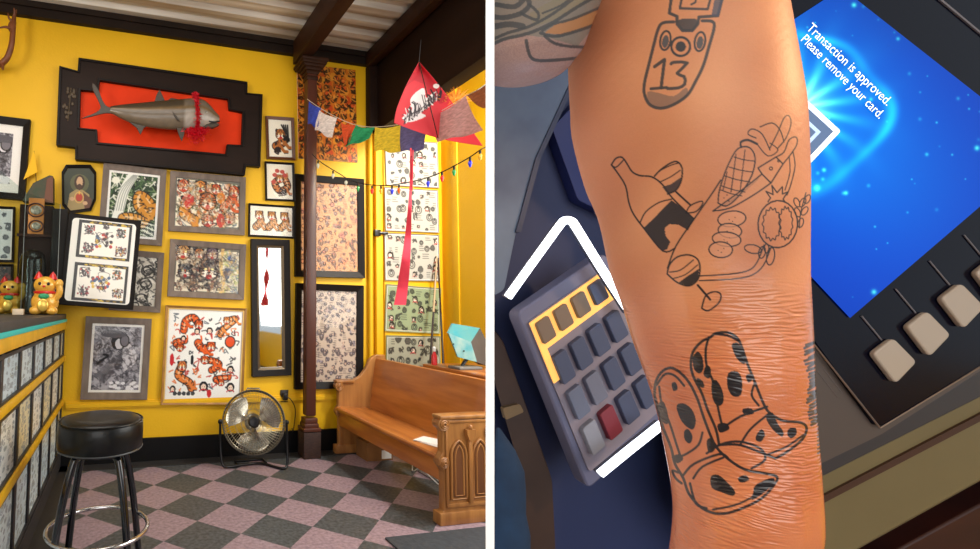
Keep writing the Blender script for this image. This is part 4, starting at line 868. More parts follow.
def misc():
    # white block beside the cat
    p = onY(19, 303, 3.56); p[2] = TOPZ; tag(MB().box(p+V(0, 0, .02), (.07, .05, .04), bev=.004).build('card_holder', mat('ivory_card', (214, 196, 170), .6)), 'small cream card holder on the counter beside the glass dome', 'card holder')
    t = thing('pyramid_ornament', 'dark green and brown pyramid ornament on top of the curio cabinet', 'ornament', onY(40, 203, 4.05))
    A = [onY(x, y, 4.0) for x, y in ((22, 201), (53, 203), (53, 176), (49.5, 175), (33, 183))]; MB().prism(A, V(0, .1, 0)).build('pyramid_body', mat('mossy_bronze', (74, 62, 40), .5, noise=.6, nscale=14, col2=(44, 60, 36)), t, bev=.004)
    MB().prism([onY(x, y, 3.998) for x, y in ((44, 202), (53, 203), (53, 176), (47, 179))], V(0, -.004, 0)).build('brown_side', mat('rust_brown', (104, 62, 40), .5), t)
    t = thing('pennant', 'small yellow paper pennant standing above the pyramid ornament', 'pennant', onY(30, 178, 4.13))
    MB().prism([onY(x, y, 4.13) for x, y in ((23.5, 179.5), (34, 151), (37.5, 172))], V(0, .003, 0)).build('flag_cloth', mat('pennant_yellow', (240, 186, 20), .7), t)
    MB().tube([onY(34, 151, 4.135), onY(37.5, 199, 4.135)], .003, 6).build('stick', DKW, t)
    # frames left of the cabinet
    P_('framed_print', 'narrow black framed white sheet with dark writing, standing at the far left of the counter', 'picture', [(-16, 205), (15, 207), (14, 262), (-16, 262)], .02, .02, FRM, lambda w, h: a_flash(w, h, (214, 222, 222), (80, 84, 90)), .01, Y=YB-.03)
    P_('framed_print', 'small black framed print standing below the narrow white sheet at far left', 'picture', [(-16, 264), (13, 264), (13, 301), (-16, 301)], .02, .02, FRM, lambda w, h: a_flash(w, h, (70, 60, 54), (30, 30, 30), cols=[(150, 110, 60), (130, 50, 40)]), .0, Y=YB-.03)
misc()
# ------------------------------------------------------------------ flags, lights, kite
def cloth(name, mt, parent, quad, dep, n=14, wave=.02, th=.002, cv=None):
    Q = [at(x, y, d) for (x, y), d in zip(quad, dep)]; g = []
    for i in range(n+1):
        row = []
        for j in range(n+1):
            a, b = j/n, i/n; p = (Q[0]*(1-a)+Q[1]*a)*(1-b)+(Q[3]*(1-a)+Q[2]*a)*b
            p = p+V(.24, .97, 0)*wave*math.sin(a*7+b*3)*(.3+b)+V(0, 0, -1)*.012*math.sin(a*math.pi)*(1-b)*1.2; row.append(p)
        g.append(row)
    G = np.array(g); m = n+1; v = np.vstack([G.reshape(-1, 3), (G+V(0, th, 0)).reshape(-1, 3)]); fs = []
    for i in range(n):
        for j in range(n): q = i*m+j; fs += [(q, q+m, q+m+1, q+1), (m*m+q, m*m+q+1, m*m+q+m+1, m*m+q+m)]
    bd = [j for j in range(m)]+[i*m+n for i in range(1, m)]+[n*m+j for j in range(n-1, -1, -1)]+[i*m for i in range(n-1, 0, -1)]
    for k in range(len(bd)): a, b = bd[k], bd[(k+1) % len(bd)]; fs.append((a, b, b+m*m, a+m*m))
    return MB().add(v, fs).build(name, mt, parent, smooth=80)
def dpt(px): return 3.95+(2.75-3.95)*(px-310)/(487-310)      # the cord comes nearer to the right
def clothm(nm, col, print_=True):
    return mat(nm, tuple(min(255, int(c*1.18+6)) for c in col), .85, noise=.38, nscale=34, stretch=(1, 1, 2.5), detail=6)
fl_ = [('blue', (42, 60, 150), [(309, 101), (321, 108), (318, 127), (308, 124)], 'deep blue'), ('white', (206, 196, 190), [(318, 109), (337, 118), (332, 138), (315, 130)], 'greyish white'),
       ('red', (196, 72, 30), [(341, 122), (356, 125), (349, 143), (345, 146)], 'rusty red'), ('green', (30, 136, 86), [(356, 125), (375, 127), (369, 139), (345, 147)], 'green'),
       ('yellow', (206, 178, 40), [(375, 127), (401, 125), (400, 152), (375, 151)], 'mustard yellow'), ('purple', (84, 78, 122), [(401, 122), (430, 117), (423, 150), (400, 152)], 'faded purple'),
       ('pink', (172, 128, 124), [(431, 116), (466, 96), (482, 131), (438, 142)], 'dusty pink, largest'), ('brown', (128, 72, 36), [(467, 95), (492, 78), (493, 112), (484, 108)], 'brown, cut by the picture edge')]
cord = thing('flag_cord', 'thin cord strung from the column to the upper right carrying the prayer flags', 'cord', at(308, 100, dpt(308)))
cp = [at(x, y, dpt(x)) for x, y in ((307, 99), (320, 108), (338, 118), (356, 125), (375, 127), (401, 124), (431, 116), (466, 96), (500, 72))]
cp[-1] = at(492, 79, 2.76); cp += [onX(545, 30, XR)]
MB().tube(smoothpts(cp, 5), .0025, 6).build('cord_line', mat('cord_white', (200, 190, 170), .8), cord)
for nm, col, q, lab in fl_:
    o = cloth('prayer_flag', clothm('flag_'+nm, col), None, q, [dpt(x)-.006 for x, y in q])
    tag(o, lab+' prayer flag hanging from the cord', 'flag', 'prayer flags on the cord')
def bulbs():
    t = thing('string_light_wire', 'dark wire of the coloured bulb garland sagging from the column to the right edge', 'string lights', at(316, 160, 3.9))
    d2 = lambda px: 3.9+(2.8-3.9)*(px-310)/(487-310)
    pts = [(312, 154), (322, 163), (340, 174), (352, 181), (372, 185), (392, 185), (412, 181.5), (428, 177.5), (442, 172), (454, 166), (470, 157), (480, 150), (498, 137)]
    MB().tube(smoothpts([at(x, y, d2(x)) for x, y in pts]+[onX(560, 80, XR)], 5), .0035, 6).build('wire', BLACKMET, t)
    bl = [(318, 161, 'clear'), (333, 171, 'clear'), (346, 178, 'clear'), (358, 183.5, 'green'), (372, 186, 'red'), (381, 186, 'yellow'), (392, 186, 'blue'), (399, 185, 'orange'), (412, 182, 'amber'), (428, 178, 'blue'), (442, 172.5, 'red'), (454, 166.5, 'green'), (470, 157.5, 'blue'), (480, 150.5, 'yellow')]
    colr = {'clear': (190, 190, 170), 'green': (20, 150, 70), 'red': (220, 30, 20), 'yellow': (230, 170, 20), 'blue': (20, 30, 210), 'orange': (236, 100, 20), 'amber': (240, 150, 30)}
    place = {318: 'nearest the column', 333: 'second from the column', 346: 'third from the column, over the black frame', 358: 'beside the black frame corner', 372: 'left of the door sheets', 381: 'at the door edge', 392: 'over the left of the door sheets', 399: 'next to the kite tail', 412: 'right of the kite tail', 428: 'over the right of the door sheets', 442: 'just right of the door sheets', 454: 'against the yellow jamb', 470: 'second from the right edge', 480: 'nearest the right edge'}
    for x, y, k in bl:
        p = at(x, y, d2(x)); b = thing('light_bulb', '%s bulb on the sagging wire, %s' % (k, place[x]), 'bulb', p-V(0, 0, .06), 'coloured bulbs on the wire')
        MB().lathe([(.007, -.022), (.007, 0)], p, 10).build('socket', BLACKMET, b)
        MB().lathe([(.001, -.062), (.006, -.055), (.012, -.038), (.012, -.03), (.008, -.022)], p, 14).build('bulb_glass', mat('bulb_'+k, colr[k], .15, coat=1., emit=colr[k], estr=.25), b)
bulbs()
def kite():
    d = 2.95; q = lambda x, y, dd=0.: at(x, y, d+dd)
    t = thing('paper_kite', 'red paper kite with a white bird design hung under the dark header', 'kite', q(418, 62))
    KR = mat('kite_red', (206, 34, 48), .6, noise=.25, nscale=12)
    # sail as a fine grid with a bird drawn on it
    sc = 4.; x0, y0 = 385, 55; cv = Cv(100*sc, 100*sc, (212, 40, 52), ox=x0, oy=y0, sc=sc)
    cv.fill([(418, 62), (446, 97), (448, 100), (440, 104), (428, 92), (424, 84), (414, 80), (404, 88)], (188, 28, 44))
    for P in ([(416, 92), (424, 88), (426, 98), (434, 92), (430, 106), (420, 112), (426, 116), (410, 122), (402, 118), (412, 110), (410, 100)],): cv.fill(P, (236, 228, 226), smooth=3)
    for k in range(34): x = 402+k*1.1; cv.stroke([(x, 118-k*.8+random.uniform(-9, 5)), (x+3, 121-k*.8+random.uniform(-9, 5)), (x+2, 124-k*.8)], random.choice([.8, 1.4]), random.choice([(40, 34, 40), (90, 80, 84), (230, 224, 222), (20, 18, 20)]), smooth=3)
    for k in range(6): cv.stroke([(404+k*5, 120-k*3), (410+k*5, 114-k*3)], .9, (60, 50, 56))
    cv.disc(436, 86, 3, 2.4, (240, 236, 230)); cv.disc(408, 72, .1, .1, (0, 0, 0))
    T = [(419, 62), (447, 99), (482, 139), (440, 147), (394, 124)]
    n = 120; L_ = smoothpts([V(419, 62), V(407, 84), V(397, 108), V(394, 123)], 10); R_ = smoothpts([V(419, 62), V(434, 79), V(449, 98), V(483, 146)], 10)
    L_ = np.array(L_); R_ = np.array(R_); N = len(L_); P = np.zeros((150, 150, 3)); Cc = np.zeros((150, 150, 3))
    for i in range(150):
        s = i/149*(N-1); k = min(int(s), N-2); a = L_[k]+(L_[k+1]-L_[k])*(s-k); b = R_[k]+(R_[k+1]-R_[k])*(s-k)
        for j in range(150):
            u = j/149; x, y = a*(1-u)+b*u; y += 9*math.sin(u*math.pi)*(i/149)**3*.4
            P[i, j] = q(x, y, .05*math.sin(u*math.pi)+.06*(i/149)+(.03*u)); X = int((x-x0)*sc); Y_ = int((y-y0)*sc); Cc[i, j] = cv.a[min(max(Y_, 0), cv.h-1), min(max(X, 0), cv.w-1)]
    o = gridobj('sail', P, Cc, mat('kite_paper', (255, 255, 255), .6, attr='art'), t); md = o.modifiers.new('thick', 'SOLIDIFY'); md.thickness = .0015
    MB().tube([q(419, 62, .01), q(438, 138, .09)], .003, 6).tube(smoothpts([q(394, 124, .08), q(430, 112, .12), q(480, 144, .1)], 5), .003, 6).build('spar', DKW, t)
    MB().tube([q(419, 62), q(421, 40, -.02)], .0012, 5).build('hanging_string', BLACKMET, t)
    # tail
    g = MB(); S = smoothpts([V(411, 148), V(411, 180), V(409.5, 215), V(407, 250), V(403, 285), V(400, 305)], 6); W = np.interp(np.arange(len(S)), [0, 8, 14, 22, len(S)-1], [1.6, 2.2, 5, 10, 12]); A = []; B = []
    for s, w in zip(S, W):
        f = .02*math.sin(s[1]*.12); A.append(q(s[0]-w/2, s[1], .05+f)); B.append(q(s[0]+w/2, s[1], .05-f))
    n = len(A); v = A+B+[p+V(0, .003, 0) for p in A]+[p+V(0, .003, 0) for p in B]; fs = []
    for i in range(n-1): fs += [(i, i+1, n+i+1, n+i), (2*n+i, 3*n+i, 3*n+i+1, 2*n+i+1), (i, 2*n+i, 2*n+i+1, i+1), (n+i, n+i+1, 3*n+i+1, 3*n+i)]
    fs += [(0, n, 3*n, 2*n), (n-1, 3*n-1, 4*n-1, 2*n-1)]
    g.add(v, fs).tube([q(413, 150, .05), q(412, 190, .05)], .004, 5); g.build('tail', mat('pink_ribbon', (236, 58, 82), .75, noise=.15, nscale=15), t, smooth=60)
    m = MB(); c = q(456, 99, .1)
    for k in range(160):
        a = random.uniform(0, math.pi*2); r = random.uniform(.02, .09); d_ = V(math.cos(a)*r*1.5, random.uniform(-.02, .02), math.sin(a)*r*.8+.01); m.tube([c, c+d_], [.004, .001], 4)
    tag(m.build('straw_tassel', mat('straw_orange', (222, 140, 30), .7)), 'shaggy orange straw tassel peeking out behind the kite', 'tassel')
kite()
# ================================================================== RIGHT OF THE PARTITION: the till booth
PN = RX*1.0-FX*(247./FPX); PN /= np.linalg.norm(PN)          # normal of the partition board (its plane passes the eye)
def unit(v): v = np.asarray(v, float); return v/np.linalg.norm(v)
def partition():
    dn = unit(FX+RX*247/FPX); up = unit(np.cross(PN, dn)); up = up if up[2] > 0 else -up
    c0 = EYEP+dn*.232; th = .0033
    a, b = c0, c0+dn*.62
    P = []
    for s in (-1, 1):
        for (q, h) in ((a, -EYE+.02), (b, -EYE+.02), (b, .95), (a, .95)):
            w = q+up*(h/up[2]); P.append(w+PN*s*th/2)
    zf = 0.0
    for k in (0, 1, 4, 5): P[k] = P[k]-up*(P[k][2]/up[2])
    o = MB().add(P, [(0, 1, 2, 3), (7, 6, 5, 4), (0, 4, 5, 1), (1, 5, 6, 2), (2, 6, 7, 3), (3, 7, 4, 0)]).build('wall_partition', mat('white_board_paint', (253, 254, 255), .7)); struct(o); return o
partition()
def plane_pt(px, py, dep): return at(px, py, dep)
def pprism(poly, dep, th, along=0.): return MB().prism([at(x, y, dep) for x, y in poly], (FX+RX*along)*th)     # flat piece parallel to the till's face
def rnd(poly, r, n=5):
    out = []; N = len(poly)
    for i in range(N):
        p0, p1, p2 = [np.array(poly[(i+k) % N], float) for k in (-1, 0, 1)]; a = unit(p0-p1); b = unit(p2-p1)
        A, B = p1+a*r, p1+b*r
        for k in range(n+1): t = k/n; out.append((1-t)**2*A+2*t*(1-t)*p1+t*t*B)
    return out
ZB = .56
# booth back board
struct(pprism([(493.6, -400), (1300, -400), (1300, 2000), (493.6, 2000)], ZB, .012, .515).build('wall_booth', mat('navy_board', (40, 54, 98), .6, noise=.3, nscale=3)))
# ------------------------------------------------------------------ payment terminal
def terminal():
    d0 = .47
    t = thing('payment_terminal', 'big grey payment terminal with a bright blue screen and three square keys behind the arm', 'payment terminal', at(900, 520, d0+.03))
    OLV = mat('olive_grey_shell', (122, 108, 72), .45, noise=.12, nscale=10); DKS = mat('dark_shell', (58, 56, 58), .4); GLS = mat('black_glass', (4, 6, 22), .18, spec=.25)
    # shell lower edge: from below the arm up to the right
    pprism(rnd([(705, 520), (700, 60), (860, -190), (1180, 130), (1180, 372), (858, 552), (770, 604)], 12), d0+.012, .04).build('shell', OLV, t, bev=.004)
    pprism([(760, 492), (822, 497), (985, 412), (1180, 302), (1180, 310), (985, 419), (824, 503), (760, 500)], d0+.0095, .004).build('shell_groove', mat('groove_brown', (70, 42, 26), .5), t)
    pprism([(700, 430), (790, 300), (872, 425), (884, 431), (985, 368), (1180, 262), (1180, 298), (985, 395), (820, 478), (700, 520)], d0+.008, .006).build('lower_bezel', DKS, t, bev=.001)
    pprism([(700, 330), (812, 341), (880, 428), (985, 362), (985, 368), (882, 434), (808, 470), (700, 520)], d0+.0075, .002).build('bronze_bezel', mat('warm_grey_bezel', (88, 78, 72), .4), t)
    pprism([(700, 100), (860, -190), (1180, 130), (1180, 255), (985, 363), (884, 426), (876, 425), (812, 338), (760, 280)], d0+.004, .004).build('glass_panel', GLS, t, bev=.0006)
    MB().tube([at(812, 342, d0+.0035), at(880, 428, d0+.0035)], .0008, 6).tube([at(880, 428, d0+.0035), at(985, 364, d0+.0035)], .0006, 6).build('panel_edge', mat('edge_bronze', (150, 128, 110), .3, .5), t)
    # screen picture: a fine grid that glows
    A, B, Cc, Dd = [V(*p) for p in ((850, 318), (1047, 149), (842, -12), (655, 110))]
    n, m_ = 560, 520; X = np.zeros((n, m_)); 
    s = np.linspace(0, 1, m_)[None, :, None]; v = np.linspace(0, 1, n)[:, None, None]
    Q = (Dd*(1-s)+Cc*s)*(1-v)+(A*(1-s)+B*s)*v; x, y = Q[..., 0], Q[..., 1]
    cx, cy = 800, 108; r = np.hypot(x-cx, y-cy); th = np.arctan2(y-cy, x-cx)
    base = np.stack([2+0*x, 62+.13*(x-800)*0+28*np.exp(-((x-900)**2+(y-190)**2)/9000.), 176+36*np.exp(-((x-890)**2+(y-200)**2)/16000.)], -1)
    dark = np.clip((60-(y+.0*x))/90, 0, 1)[..., None]*np.clip((x-840)/80, 0, 1)[..., None]; base = base*(1-.38*dark)+np.array([8, 50, 120])*.38*dark
    def nz(seed, k):
        R = np.random.RandomState(seed); o = 0*x
        for i in range(k): f = R.uniform(.01, .07, 2)*R.choice([-1, 1], 2); o += np.sin(x*f[0]+y*f[1]+R.uniform(0, 6))
        return o/math.sqrt(k)
    g = np.exp(-(r/95)**2); star = np.exp(-(r/26)**2); rays = (np.abs(np.sin(th*7+nz(1, 3)*.6))**3)*np.exp(-(r/55)**2)
    ring_ = np.exp(-((r-78-7*nz(3, 6))/7)**2)*(x > 790)*(.6+.4*nz(5, 8))
    col = base+g[..., None]*np.array([0, 70, 62])+star[..., None]*np.array([190, 190, 120])+rays[..., None]*np.array([60, 120, 60])+np.clip(ring_, 0, 1.2)[..., None]*np.array([20, 90, 60])
    R = np.random.RandomState(4)
    for k in range(60):
        sx, sy = R.uniform(790, 990), R.uniform(0, 300); sr = R.choice([.8, 1.1, 1.8]); col += (np.exp(-((x-sx)**2+(y-sy)**2)/(sr*sr))*R.uniform(.25, .8))[..., None]*np.array([70, 150, 60])
    for sx, sy, sr in ((817, 188, 3), (874, 292, 2.6), (977, 148, 2.5), (846, 193, 2), (824, 170, 2), (854, 5, 2.4)): col += (np.exp(-((x-sx)**2+(y-sy)**2)/(sr*sr)))[..., None]*np.array([80, 170, 60])
    P = EYEP+(d0+.0028)*(FX+RX*((x-PPX)/FPX)[..., None]+UX*((PPY-y)/FPX)[..., None])
    scr = gridobj('screen', P, np.clip(col/255, 0, 1), emitattr('screen_glow', 1.0), t)
    # white diamond with grey core on the screen
    wh = mat('icon_white', (240, 245, 250), .5, emit=(235, 245, 250), estr=.9); gy = mat('icon_grey', (80, 100, 130), .5, emit=(84, 106, 140), estr=.8)
    dm = [(775, 130), (806, 99), (841, 131), (806, 168)]
    pprism(rnd(dm, 3), d0+.002, .0006).build('icon_border', wh, scr); c = V(806, 132)
    c = V(806.5, 132.5); pprism([c+(V(*p)-c)*.78 for p in dm], d0+.0016, .0004).build('icon_field', gy, scr); pprism([c+(V(*p)-c)*.42 for p in dm], d0+.0012, .0004).build('icon_core', mat('icon_pale', (180, 200, 225), .5, emit=(180, 205, 230), estr=.8), scr); pprism([c+(V(*p)-c)*.27 for p in dm], d0+.0009, .0003).build('icon_chip', gy, scr)
    # message
    for txt, (x0, y0), (x1, y1) in (('Transaction is approved.', (806, 29), (886.5, 106)), ('Please remove your card.', (800, 40), (879, 119))):
        for k, (off, dd, mm) in enumerate(((.016, .0019, mat('text_outline', (20, 40, 70), .5)), (.0, .0016, wh))):
            cu = D.curves.new('message', 'FONT'); cu.body = txt; cu.size = 1; cu.offset = .02 if k == 0 else -.002; cu.extrude = .001
            ob = D.objects.new('tmp', cu); C.objects.link(ob); bpy.context.view_layer.update(); me = D.meshes.new_from_object(ob.evaluated_get(bpy.context.evaluated_depsgraph_get())); C.objects.unlink(ob); D.objects.remove(ob)
            n_ = len(me.vertices); a = np.zeros(n_*3); me.vertices.foreach_get('co', a); a = a.reshape(-1, 3); W = a[:, 0].max()
            L = math.hypot(x1-x0, y1-y0); ux, uy = (x1-x0)/L, (y1-y0)/L; s_ = L/W; hy = s_*1.25
            PX = x0+a[:, 0]*s_*ux+a[:, 1]*hy*uy; PY = y0+a[:, 0]*s_*uy-a[:, 1]*hy*ux
            W3 = EYEP+(d0+dd)*(FX+RX*((PX-PPX)/FPX)[:, None]+UX*((PPY-PY)/FPX)[:, None])-np.array(t.location)
            me.vertices.foreach_set('co', W3.astype(np.float32).ravel()); me.update(); me.materials.append(mm)
            o = D.objects.new('message_text' if k else 'message_outline', me); C.objects.link(o); o.parent = scr
    # keys
    KM = mat('key_grey', (186, 170, 150), .4, coat=.2)
    for cx_, cy_ in ((895.5, 361), (929.5, 334), (963.5, 306), (998, 280)):
        q = [(cx_-6, cy_-22), (cx_+22, cy_+3), (cx_+6, cy_+22), (cx_-22, cy_-4)]
        q = [(cx_-1-.5, cy_-23), (cx_+22, cy_+1), (cx_+1, cy_+23), (cx_-22, cy_-7)]
        pprism(rnd(q, 5), d0-.001, .005).build('key', KM, t, bev=.0012)
        MB().tube([at(cx_-34, cy_-45, d0+.0034), at(cx_-14, cy_-21, d0+.0034)], .0007, 6).build('key_mark', mat('mark_grey', (120, 116, 120), .4), t)
    MB().tube([at(938, -2, d0+.0034), at(1010, 58, d0+.0034)], .0012, 6).build('key_mark', mat('mark_grey', (120, 116, 120), .4), t)
    # faint printed lines on the lower bezel
    m = MB()
    for k in range(3): m.tube([at(818+k*5, 372-k*4, d0+.0073), at(838+k*5, 398-k*4, d0+.0073)], .0004, 4)
    m.build('printed_lines', mat('print_grey', (112, 104, 100), .5), t)
terminal()
tb = pprism([(700, 760), (760, 600), (880, 560), (1180, 395), (1180, 900)], .50, .04).build('wooden_shelf', mat('red_brown_wood', (66, 28, 16), .45, noise=.45, nscale=7, stretch=(1, 1, 5)), bev=.002)
tag(tb, 'dark red brown wooden shelf board below the payment terminal', 'shelf')
# ------------------------------------------------------------------ card keypad with lit row
def keypad():
    d = .50; t = thing('keypad_panel', 'grey blue keypad panel with an amber lit top row, left of the arm', 'keypad', at(590, 470, d+.02))
    TLc, TRc, BRc, BLc = V(522, 316), V(600, 262), V(668, 414), V(590, 484); 
    def q(a, b): return (TLc*(1-a)+TRc*a)*(1-b)+(BLc*(1-a)+BRc*a)*b
    def rect(a0, a1, b0, b1): return [q(a0, b0), q(a1, b0), q(a1, b1), q(a0, b1)]
    pprism(rnd(rect(-.04, 1.1, -.03, 1.02), 8), d, .02).build('housing', mat('keypad_shell', (100, 106, 136), .45), t, bev=.002)
    pprism(rnd(rect(.04, 1.04, .05, .95), 5), d-.002, .003).build('face_plate', mat('keypad_face', (132, 128, 144), .5), t)
    AM = mat('amber_glow', (240, 180, 90), .5, emit=(250, 186, 96), estr=.75)
    fr = pprism(rect(.05, 1.02, .06, .235), d-.004, .002).build('lit_strip', AM, t); pprism(rect(.05, .12, .235, .42), d-.004, .002).build('lit_strip', AM, t)
    cols = {(0, 0): (120, 106, 92), (0, 1): (120, 106, 92), (0, 2): (120, 106, 92), (3, 1): (120, 38, 54), (2, 0): (96, 108, 134), (3, 0): (134, 142, 158), (2, 1): (104, 112, 134)}
    for r in range(4):
        for c in range(4):
            a0 = .11+c*.225+(0.0 if r == 0 else .03); b0 = .085+r*.215; hh = .125 if r == 0 else .165
            if a0+.17 > 1.02: continue
            cc = cols.get((r, c), (66, 78, 108))
            pprism(rnd(rect(a0, a0+.16, b0, b0+hh), 2.5), d-.008, .007).build('key', mat('key_%d_%d_%d' % cc, cc, .5), t, bev=.0008)
keypad()
LED = mat('led_white', (255, 255, 255), .5, emit=(236, 244, 255), estr=3.2)
def led(name, pts, dep, lab):
    P = [at(x, y, dep) for x, y in pts]; t = thing(name, lab, 'light', P[0])
    MB().tube(P, .0038, 14).build('glowing_tube', LED, t, smooth=60)
    MB().tube([p+FX*.005 for p in P], .0032, 8).build('channel', mat('led_channel', (60, 66, 84), .4), t)
led('led_tube', smoothpts([(508, 297), (536, 258), (560, 225), (565, 220.5), (571, 221), (576, 227), (600, 266), (630, 312)], 5), .478, 'white glowing light tube bent to a pointed corner above the keypad')
led('led_tube', [(600, 474), (628, 451), (662, 424)], .465, 'short straight glowing light tube across the lower end of the keypad')
# dim things at the left edge of the booth
def booth_bits():
    t = thing('hanging_strap', 'brown strap with a metal clasp hanging at the left edge of the booth', 'strap', at(530, 549, .53))
    pprism(rnd([(494, 330), (503, 342), (524, 400), (552, 480), (556, 560), (556, 700), (528, 700), (528, 560), (520, 470), (494, 380)], 4), .53, .012, .515).build('band', mat('brown_leather', (66, 48, 40), .55, noise=.35, nscale=20), t, bev=.002)
    pprism(rnd([(503, 408), (520, 404), (524, 412), (506, 420)], 2), .524, .006).build('clasp', mat('dull_bronze', (128, 110, 84), .4, .6), t)
    # blue sleeve
    g = []
    for y in np.linspace(428, 700, 14):
        w = min(1, ((y-424)/50)**.5); xr = 490+26*w+(4 if y > 520 else 0); c = at(496+8*w, y, .46); r = (xr-500)/FPX*.46+.004
        g.append([c+unit(RX)*r*math.cos(a)*1.+FX*r*math.sin(a)*.8 for a in np.linspace(0, 2*math.pi, 20, endpoint=False)])
    g = np.array(g); lim = PN*(.0033/2+.001)
    dd = (g-EYEP)@PN; g = g+np.maximum(0, .0028-dd)[..., None]*PN
    tag(MB().loft(list(g)).build('folded_cloth', mat('blue_cloth', (28, 62, 98), .85, noise=.3, nscale=40), smooth=70), 'rounded fold of dark blue cloth at the lower left edge of the booth', 'cloth')
    # pale slanting plate and a blue box behind the arms
    t = thing('slanting_plate', 'pale blue-grey metal plate slanting down behind the tattooed elbow', 'panel', at(520, 200, .545))
    pprism(rnd([(493.5, 20), (600, 20), (566, 92), (536, 160), (516, 232), (504, 290), (493.5, 296)], 4), .54, .012, .515).build('plate', mat('dusty_blue_plate', (104, 124, 150), .5, noise=.3, nscale=9, col2=(60, 76, 110)), t, bev=.001)
    pprism([(570, 84), (575, 84), (541, 158), (521, 232), (516, 232), (536, 158)], .538, .006).build('plate_edge', mat('plate_edge', (44, 54, 84), .5), t)
    tag(pprism(rnd([(552, 128), (606, 70), (640, 150), (640, 230), (578, 200)], 4), .545, .014).build('junction_box', mat('royal_blue_box', (30, 44, 104), .5), bev=.001), 'dark blue angular box behind the edge of the forearm, above the light tube', 'box')
booth_bits()
# ------------------------------------------------------------------ the tattooed arms
INK = (18, 19, 25)
def tattoos():
    sc = 2.6; cv = Cv(300*sc, 640*sc, (206, 138, 96), ox=550, oy=-50, sc=sc); R = np.random.RandomState(3)
    # skin mottling
    H, W = cv.h, cv.w; yy, xx = np.mgrid[0:H, 0:W]; n = 0
    for k in range(26): f = R.uniform(-.03, .03, 2); n = n+np.sin(xx*f[0]+yy*f[1]+R.uniform(0, 6))
    cv.a *= (1+.012*n[..., None]*np.array([.6, 1, 1.1])); cv.a += (R.rand(H, W, 1)-.5)*.025
    red = np.clip(((yy/sc-50)-250)/110, 0, 1)[..., None]; cv.a = cv.a*(1-red)+cv.a*np.array([1.03, .92, .84])*red
    T7 = lambda P: [(600+.328*x, 150+.328*y) for x, y in P]; T3 = lambda P: [(630+.2187*x, .2187*y) for x, y in P]; T8 = lambda P: [(640+.4167*x, 320+.4167*y) for x, y in P]
    s = lambda P, w=1.25, c=INK, sm=4, cl=False, al=.9: cv.stroke(P, w, c, al, cl, sm)
    f = lambda P, c=INK, al=.93, sm=0: cv.fill(P, c, al, sm)
    # --- pendant with 13
    K = (62, 60, 62)
    out = T3([(200, 100), (150, 105), (128, 135), (105, 220), (85, 300), (66, 380), (66, 430), (90, 478), (140, 495), (200, 478), (262, 435), (300, 372), (335, 300), (362, 210), (385, 125), (375, 98), (330, 95)])
    f(T3([(80, 420), (130, 425), (200, 440), (255, 400), (262, 435), (200, 478), (140, 495), (90, 478)]), (110, 92, 84), .6, 3)
    s(out, 3., K, 4); s(T3([(190, -20), (180, 60), (215, 75), (215, 110), (240, 140), (285, 140), (310, 110), (315, 78), (402, 72), (425, -20)]), 3., K, 0)
    f(T3([(215, 95), (240, 85), (300, 85), (312, 105), (290, 140), (240, 142)]), K, .85); f(T3([(390, -20), (430, -20), (405, 74), (372, 72)]), (70, 74, 92), .75)
    s(T3([(238, -20), (228, 38), (355, 42), (372, -20)]), 2.4, K, 0); s(T3([(280, 20), (300, 8), (300, -20)]), 2, K, 3)
    for cx, cy in ((162, 185), (320, 190)):
        c = T3([(cx, cy)])[0]; cv.circ(c[0], c[1], 5.2, 9.6, 2., K, rot=.15); cv.disc(c[0], c[1]+1, 3.2, 6.5, (88, 84, 84), rot=.15)
    c = T3([(232, 213)])[0]; cv.circ(c[0], c[1], 9.4, 9.4, 2.3, K); cv.disc(c[0], c[1], 5.2, 5.2, K)
    s(T3([(112, 305), (158, 272), (142, 402)]), 3.2, K, 0); s(T3([(95, 406), (168, 400)]), 2.8, K, 0); s(T3([(188, 292), (200, 285), (262, 288), (215, 335), (248, 350), (250, 385), (220, 402), (172, 405)]), 3., K, 2)
    # --- bottle
    s(T7([(35, 45), (48, 26), (66, 22), (80, 38), (98, 66), (122, 78), (158, 82), (190, 105), (222, 148), (286, 210)]), 1.5); s(T7([(35, 45), (55, 72), (78, 110), (88, 160), (102, 195), (135, 240), (192, 308), (228, 300)]), 1.5)
    s(T7([(36, 48), (50, 52), (72, 30)]), 1.2); s(T7([(122, 222), (140, 188), (180, 160), (218, 150)]), 1.2)
    f(T7([(133, 238), (160, 212), (218, 153), (252, 178), (287, 212), (268, 245), (240, 228), (212, 226), (197, 238), (200, 262), (214, 280), (205, 302), (191, 308)]), (40, 38, 42))
    # --- glass behind the bottle
    s(T7([(166, 80), (185, 60), (215, 40), (236, 36), (250, 55), (248, 92), (232, 122), (206, 134)]), 1.5); s(T7([(166, 80), (185, 62), (215, 47), (238, 40)]), 1.)
    s(T7([(182, 98), (215, 82), (244, 62)]), 1.); f(T7([(190, 112), (215, 105), (246, 84), (244, 105), (230, 124), (206, 134)]), (52, 46, 50), .85); s(T7([(232, 128), (276, 168)]), 1.8)
    s(T7([(262, 192), (275, 170), (308, 156), (312, 166), (292, 188), (262, 192)]), 1.3)
    # --- bag/board line
    s(T7([(368, 92), (340, 135), (286, 212), (232, 292), (206, 360)]), 1.4)
    # --- glass lower
    s(T7([(205, 378), (212, 350), (236, 326), (272, 320), (298, 334), (305, 362), (298, 395), (272, 414), (236, 404), (205, 378)]), 1.5); s(T7([(212, 372), (245, 366), (285, 335)]), 1.1); s(T7([(222, 392), (260, 380), (298, 350)]), 1.)
    f(T7([(240, 404), (262, 388), (302, 362), (298, 395), (272, 415)]), (36, 34, 38)); s(T7([(298, 412), (336, 456)]), 2.1); s(T7([(310, 482), (322, 445), (348, 432), (368, 440), (362, 466), (330, 490), (310, 482)]), 1.5)
